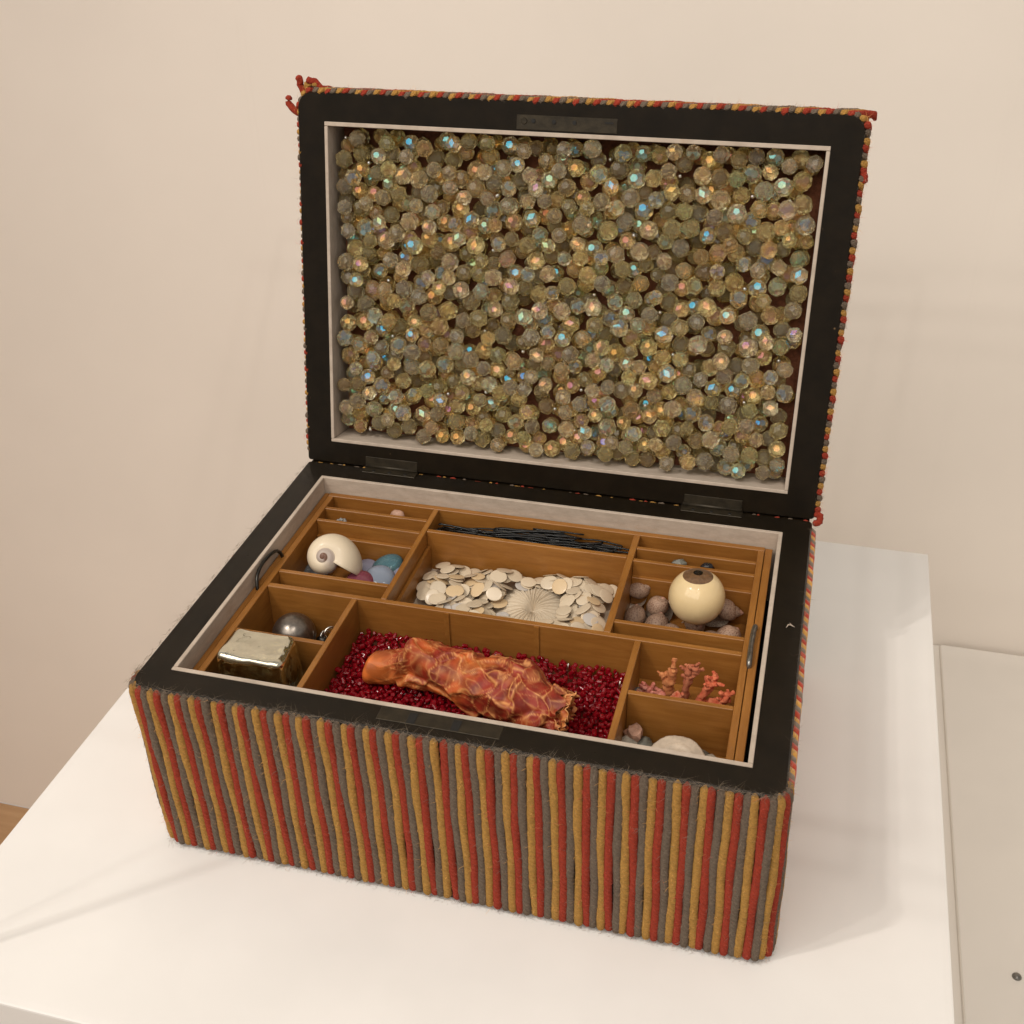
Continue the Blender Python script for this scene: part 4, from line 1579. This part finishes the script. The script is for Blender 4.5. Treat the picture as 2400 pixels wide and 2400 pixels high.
# ------------------------------------------------------------------ glass block with chips beside it
bm_ = bmesh.new()
bmesh.ops.create_cube(bm_, size=1)
zt_, zb_ = T + .0005, TF + .0004
tops = {(-1, -1): (.0344, .0345), (1, -1): (.0734, .0338), (1, 1): (.0712, .0590), (-1, 1): (.0358, .0592)}
for v in bm_.verts:
    sx, sy = (1 if v.co.x > 0 else -1), (1 if v.co.y > 0 else -1)
    x, y = tops[sx, sy]
    if v.co.z < 0:
        x += sx * .0022
        y += sy * .0024
        v.co = Vector((x, y, zb_))
    else: v.co = Vector((x, y, zt_))
bmesh.ops.bevel(bm_, geom=list(bm_.edges), offset=.0032, segments=4, affect='EDGES', profile=.5)
bmesh.ops.subdivide_edges(bm_, edges=[e for e in bm_.edges if e.calc_length() > .01], cuts=14, use_grid_fill=True)
for v in bm_.verts:
    if v.co.z > T - .004:
        dx, dy = (v.co.x - .0539) / .018, (v.co.y - .0468) / .012
        v.co.z -= .0016 * max(0, 1 - dx * dx) * max(0, 1 - dy * dy) + .0005 * noise.noise(v.co * 130)
    v.co += Vector((noise.noise(v.co * 110), noise.noise(v.co * 110 + Vector((5, 0, 0))), 0)) * .0006
for v in bm_.verts: v.co -= Vector((.054, .0465, zb_))
o = link('glass_block', bm_mesh('glass_block', bm_, True), M['block'], None, (.054, .0465, zb_))
tag(o, 'clear straw-tinted glass block standing upright in the corner compartment', 'glass block')
for i, (x, y, z, s) in enumerate([(.0785, .0420, -.0325, .0040), (.0790, .0500, -.0335, .0042), (.0788, .0350, -.0320, .0036), (.0790, .0575, -.0370, .0036)]):
    blob('glass_chip', (x, y, T + z), (s * .75, s, s * 1.2), 'chip', 'clear jagged glass chip squeezed beside the glass block', 'glass chip', 'glass chips beside the block', i + 3, .7, 1, (0, 0, 0), True)

# ------------------------------------------------------------------ hairpins
hr = random.Random(17)


def hairpin_mesh(L, gap, seed):
    r = random.Random(seed)
    pts = []
    for k in range(14):
        t = k / 13
        pts.append((L * (.5 - t), gap / 2 + .0006 * math.sin(t * 9 + seed), .0005 * math.sin(t * 5 + seed)))
    for k in range(1, 6):
        a = PI * k / 6
        pts.append((-L / 2 - gap / 2 * math.sin(a), gap / 2 * math.cos(a), 0))
    for k in range(14):
        t = k / 13
        pts.append((L * (-.5 + t * r.uniform(.97, 1.0)), -gap / 2 + .0007 * math.sin(t * 12 + seed), .0005 * math.sin(t * 6 + seed)))
    vs, fs = twisted_tube(pts, .00062, 6, amp=0, taper=False, seed=seed)
    me = mesh('hairpin', vs, fs, True)
    me.materials.append(M['hair'])
    return me


HP = [hairpin_mesh(hr.uniform(.044, .062), hr.uniform(.0022, .0042), i) for i in range(8)]
hz_ = np.full(130, T - .0252)
for i in range(54):
    x = min(max(hr.gauss(.165, .026), .133), .203)
    y = hr.uniform(.1965, .2105)
    k0, k1 = int((x - .03 - .1027) * 1000), int((x + .03 - .1027) * 1000)
    k0, k1 = max(k0, 0), min(k1, 129)
    z = np.mean(hz_[k0:k1]) + .0006
    o = link('hairpin', HP[i % 8])
    o.matrix_world = Matrix.Translation((x, y, z)) @ Euler((hr.uniform(-.5, .5), hr.uniform(-.07, .08), hr.gauss(0, .085) + (PI if hr.random() < .5 else 0))).to_matrix().to_4x4()
    hz_[k0:k1] += .00034
    tag(o, 'thin black wire hairpin in the long narrow compartment', 'hairpin', 'black hairpins in the tray')


# ------------------------------------------------------------------ pink coral
def coral(name, loc, branches, c1, c2, lab, seed):
    V, F, Cc = [], [], []
    cr_ = random.Random(seed)
    twigs = []
    for pts, r0, r1 in branches:                                # short side twigs near the tips
        e0, e1 = Vector(pts[-2]), Vector(pts[-1])
        for q in range(3):
            st_ = e0.lerp(e1, cr_.uniform(.1, .9))
            dv_ = Vector((cr_.uniform(-1, 1), cr_.uniform(-.6, .6), cr_.uniform(.1, 1))).normalized() * cr_.uniform(.0035, .0060)
            twigs.append(([tuple(st_), tuple(st_ + dv_ * .6), tuple(st_ + dv_)], r1 * .72, r1 * .5))
    for bi, (pts, r0, r1) in enumerate(list(branches) + twigs):
        P = np.array(pts, float)
        n = 26
        t = np.linspace(0, len(P) - 1, n)
        na = 16
        b0 = len(V)
        pp = np.stack([np.interp(t, range(len(P)), P[:, c]) for c in range(3)], 1)
        ker = np.array([.25, .5, .25])
        for _ in range(3):
            q = pp.copy()
            q[1:-1] = .25 * pp[:-2] + .5 * pp[1:-1] + .25 * pp[2:]
            pp = q
        tan = np.gradient(pp, axis=0)
        for i in range(n):
            z = Vector(tan[i]).normalized()
            x = z.orthogonal().normalized()
            y = z.cross(x)
            u = i / (n - 1)
            r = r0 + (r1 - r0) * u
            if u > .8: r *= math.sqrt(max(.02, 1 - ((u - .8) / .2) ** 2)) * 1.12
            for k in range(na):
                a = 2 * PI * k / na
                dd = (x * math.cos(a) + y * math.sin(a))
                p = Vector(pp[i]) + dd * r
                nz = noise.noise(p * 420 + Vector((seed, bi, 0))) + .6 * noise.noise(p * 900)
                p = p + dd * r * .62 * nz
                V.append(p)
                mix_ = min(1, max(0, .5 + .7 * nz))
                Cc.append((np.array(c1) * (1 - mix_) + np.array(c2) * mix_) * (.8 + .3 * u))
        for i in range(n - 1):
            for k in range(na):
                F.append((b0 + i * na + k, b0 + i * na + (k + 1) % na, b0 + (i + 1) * na + (k + 1) % na, b0 + (i + 1) * na + k))
        F.append(tuple(b0 + (n - 1) * na + k for k in range(na)))
        F.append(tuple(b0 + k for k in reversed(range(na))))
    o = link(name, mesh(name, V, F, True, Cc), M['coral'], None, (loc[0], loc[1], loc[2] + .004))
    o.scale = (1.12, 1.12, 1.06)
    tag(o, lab, 'coral', 'coral pieces in the tray')


mm_ = .001


def B(pts, r0, r1): return ([tuple(c * mm_ for c in p) for p in pts], r0 * mm_ * .92, r1 * mm_ * .92)


SAL1, SAL2 = (.46, .075, .035), (.66, .20, .10)
ORG1, ORG2 = (.40, .12, .045), (.55, .24, .09)
cz = TF
coral('coral_branch', (.2915, .0905, cz), [B([(-6, 0, 3), (-2, 0, 9), (0, 0, 16), (2, 1, 24)], 2.6, 1.9), B([(0, 0, 16), (4, 1, 24), (5, 1, 28)], 2, 1.6), B([(1, 0, 20), (6, -1, 25)], 1.8, 1.5),
                                           B([(-2, 0, 9), (5, -1, 11), (10, -1, 14), (11, -1, 20)], 2.6, 1.9), B([(8, -1, 13), (13, 0, 15)], 2, 1.4), B([(-6, 0, 3), (2, -2, 5), (9, -3, 5)], 3, 2.2)], SAL1, SAL2,
      'bright salmon pink coral branch with forked arms against the divider', 1)
coral('coral_branch', (.2800, .0925, cz), [B([(0, 0, 2), (1, 0, 12), (2, 0, 22), (2, 0, 32)], 2.2, 1.9), B([(2, 0, 22), (6, 0, 29)], 1.9, 1.7), B([(2, 0, 25), (5, 1, 31)], 1.6, 1.4)], (.34, .09, .045), (.52, .19, .10),
      'tall dull pink coral branch with split tip behind the salmon one', 2)
coral('coral_branch', (.2710, .0910, cz), [B([(0, 0, 2), (1, 0, 14), (2, 0, 22), (3, 0, 30)], 2.6, 2.3), B([(1, 0, 18), (-3, 0, 25)], 1.9, 1.4)], ORG1, (.60, .25, .10),
      'orange-olive coral knob with a side lobe next to the tall one', 3)
coral('coral_branch', (.2775, .0850, cz), [B([(0, 0, 2), (0, 0, 12), (1, 0, 19)], 2.2, 1.8), B([(0, 0, 12), (-3, 0, 15)], 1.7, 1.3)], SAL1, (.6, .26, .15), 'short stubby pink coral piece between the taller ones', 4)
coral('coral_branch', (.2640, .0880, cz), [B([(0, 0, 2), (-1, 0, 10), (-2, 0, 17)], 2.4, 1.9), B([(1, 0, 5), (4, 0, 11), (5, 0, 15)], 2.2, 1.7), B([(-1, 0, 8), (-5, 0, 13)], 1.9, 1.5)], (.42, .10, .07), (.62, .26, .20),
      'low rosy coral cluster beside the orange-olive knob', 5)
blob('amber_lump', (.2580, .0880, T - .0310), (.0048, .0040, .0060), 'pink_stone', 'tan rounded lump in the coral compartment beside the rosy cluster', 'stone', None, 4, .3)
blob('clear_bead', (.2562, .0960, T - .0345), (.0042, .0036, .0034), 'cab_grey', 'dull grey glass bead in the coral compartment corner', 'bead', None, 5, .1)
blob('clear_bead', (.2632, .0790, T - .0290), (.0022, .0022, .0022), 'rhine', 'tiny clear sparkling bead below the rosy coral cluster', 'bead', None, 6, .1)
blob('black_bead', (.3015, .0790, T - .0285), (.0044, .0034, .0034), 'dark_bead', 'shiny black glass bead at the end of the coral compartment', 'bead', None, 7, .08)
blob('clear_bead', (.3055, .0830, T - .0290), (.0022, .0022, .0022), 'rhine', 'tiny clear bead next to the shiny black bead', 'bead', None, 8, .1)
tb('compartment_liner', .2538, TX1 - .0002, .0700, .1105, TF, TF + .0075, 'x', 0)

# ------------------------------------------------------------------ front compartment with shell disc and stones
V, F = [], []
nr2, na2 = 22, 64
for i in range(nr2):
    t = i / (nr2 - 1)
    for k in range(na2):
        a = 2 * PI * k / na2
        r = .0148 * t * (1 + .012 * math.sin(7 * a) * t)
        V.append((r * math.cos(a), r * math.sin(a), .0042 * (1 - t * t) + .0006 * math.exp(-((t - .55) / .05) ** 2) + .0008 * math.exp(-((t - .22) / .08) ** 2) + .0002 * math.sin(40 * a) * t))
for i in range(nr2 - 1):
    for k in range(na2):
        F.append((i * na2 + k, i * na2 + (k + 1) % na2, (i + 1) * na2 + (k + 1) % na2, (i + 1) * na2 + k))
o = link('shell_disc', mesh('shell_disc', V, F, True), M['disc_shell'], None, (.2838, .0420, T - .0300), (math.radians(20), 0, 0))
o.modifiers.new('thick', 'SOLIDIFY').thickness = .0012
tag(o, 'round pale domed shell disc tilted in the front corner compartment', 'shell')
st = random.Random(12)
nst = 0
for i, (x, y, z, sx, sy, sz, mt, lab) in enumerate([
    (.2590, .0590, -.0300, .0050, .0045, .0045, 'pink_stone', 'pinkish pebble resting on grey ones near the shell disc'),
    (.2578, .0545, -.0345, .0060, .0050, .0035, 'pebble2', 'pale flat pebble in the corner below the pinkish one'),
    (.2650, .0560, -.0350, .0060, .0045, .0036, 'pebble', 'dark grey-green pebble beside the pale flat one'),
    (.2730, .0570, -.0365, .0055, .0045, .0034, 'pebble', 'dark grey-green pebble behind the shell disc'),
    (.2590, .0440, -.0380, .0055, .0055, .0035, 'pebble', 'grey-green pebble low by the compartment side'),
    (.2690, .0450, -.0390, .0055, .0050, .0033, 'pebble', 'grey-green pebble tucked under the shell disc'),
    (.2790, .0600, -.0360, .0045, .0040, .0036, 'pink_stone', 'tan pebble peeking over the shell disc'),
    (.2955, .0560, -.0360, .0060, .0050, .0036, 'pebble', 'dark pebble beyond the shell disc rim'),
    (.3000, .0520, -.0340, .0042, .0038, .0036, 'pebble2', 'pale glinting pebble among dark ones by the side wall'),
    (.3035, .0480, -.0350, .0044, .0050, .0036, 'pebble', 'grey-green pebble against the tray side wall'),
    (.3000, .0400, -.0370, .0055, .0055, .0036, 'pebble', 'grey-green pebble by the front end of the side wall'),
    (.2860, .0590, -.0390, .0050, .0045, .0034, 'pebble', 'dark pebble low behind the shell disc'),
    (.2830, .0380, -.0370, .0080, .0070, .0060, 'pebble', 'large grey pebble propping the shell disc')]):
    blob('pebble', (x, y, T + z), (sx, sy, sz), mt, lab, 'pebble', 'pebbles around the shell disc', i, .45, 2, (st.uniform(-.3, .3), st.uniform(-.3, .3), st.uniform(0, 6)), i % 3 == 0)

# small things in the narrow slots
for i in range(7):
    a = i * 2 * PI / 6
    rr = 0 if i == 6 else .0024
    b_ = bmesh.new()
    bmesh.ops.create_icosphere(b_, subdivisions=1, radius=.0013)
    if i == 0:
        brooch = tag(empty('rhinestone_cluster', (.0425, .1935, T - .0158)), 'tiny clear rhinestone cluster in the narrow slot', 'rhinestone')
    link('rhinestone', bm_mesh('rhinestone', b_), M['rhine'], brooch, (rr * math.cos(a), rr * math.sin(a) * .8, .0015 + (.001 if i == 6 else 0)))
box_ = bmesh.new()
bmesh.ops.create_cone(box_, cap_ends=True, segments=16, radius1=.0034, radius2=.0030, depth=.0016)
link('setting', bm_mesh('setting', box_), M['grey_metal'], brooch, (0, 0, -.0006))
blob('slot_stone', (.0760, .2085, T - .0140), (.0050, .0030, .0034), 'pink_stone', 'small brown stone in the rearmost slot beside the hairpins', 'stone', None, 1)
blob('slot_stone', (.2630, .1945, T - .0140), (.0058, .0034, .0042), 'pebble', 'grey-green stone in the slot behind the glass eye', 'stone', None, 2, .5, 1, (0, 0, 0), True)
blob('slot_stone', (.2800, .1945, T - .0140), (.0045, .0032, .0036), 'dark_bead', 'dark rounded stone in the slot behind the glass eye', 'stone', None, 3)
# lint scraps on the black rim
for i, (x, y, e) in enumerate([(.3300, .1275, .7), (.3345, .1290, 2.4)]):
    vs, fs = twisted_tube([(0, 0, 0), (.002, .001, .0006), (.004, 0, .0003)], .0004, 6, amp=0)
    o = link('lint_scrap', mesh('lint_scrap', vs, fs, True), M['lining'], None, (x, y, T + .0005), (0, 0, e))
    tag(o, 'tiny pale lint scrap on the black rim beside the wire handle', 'lint', 'lint scraps on the rim')
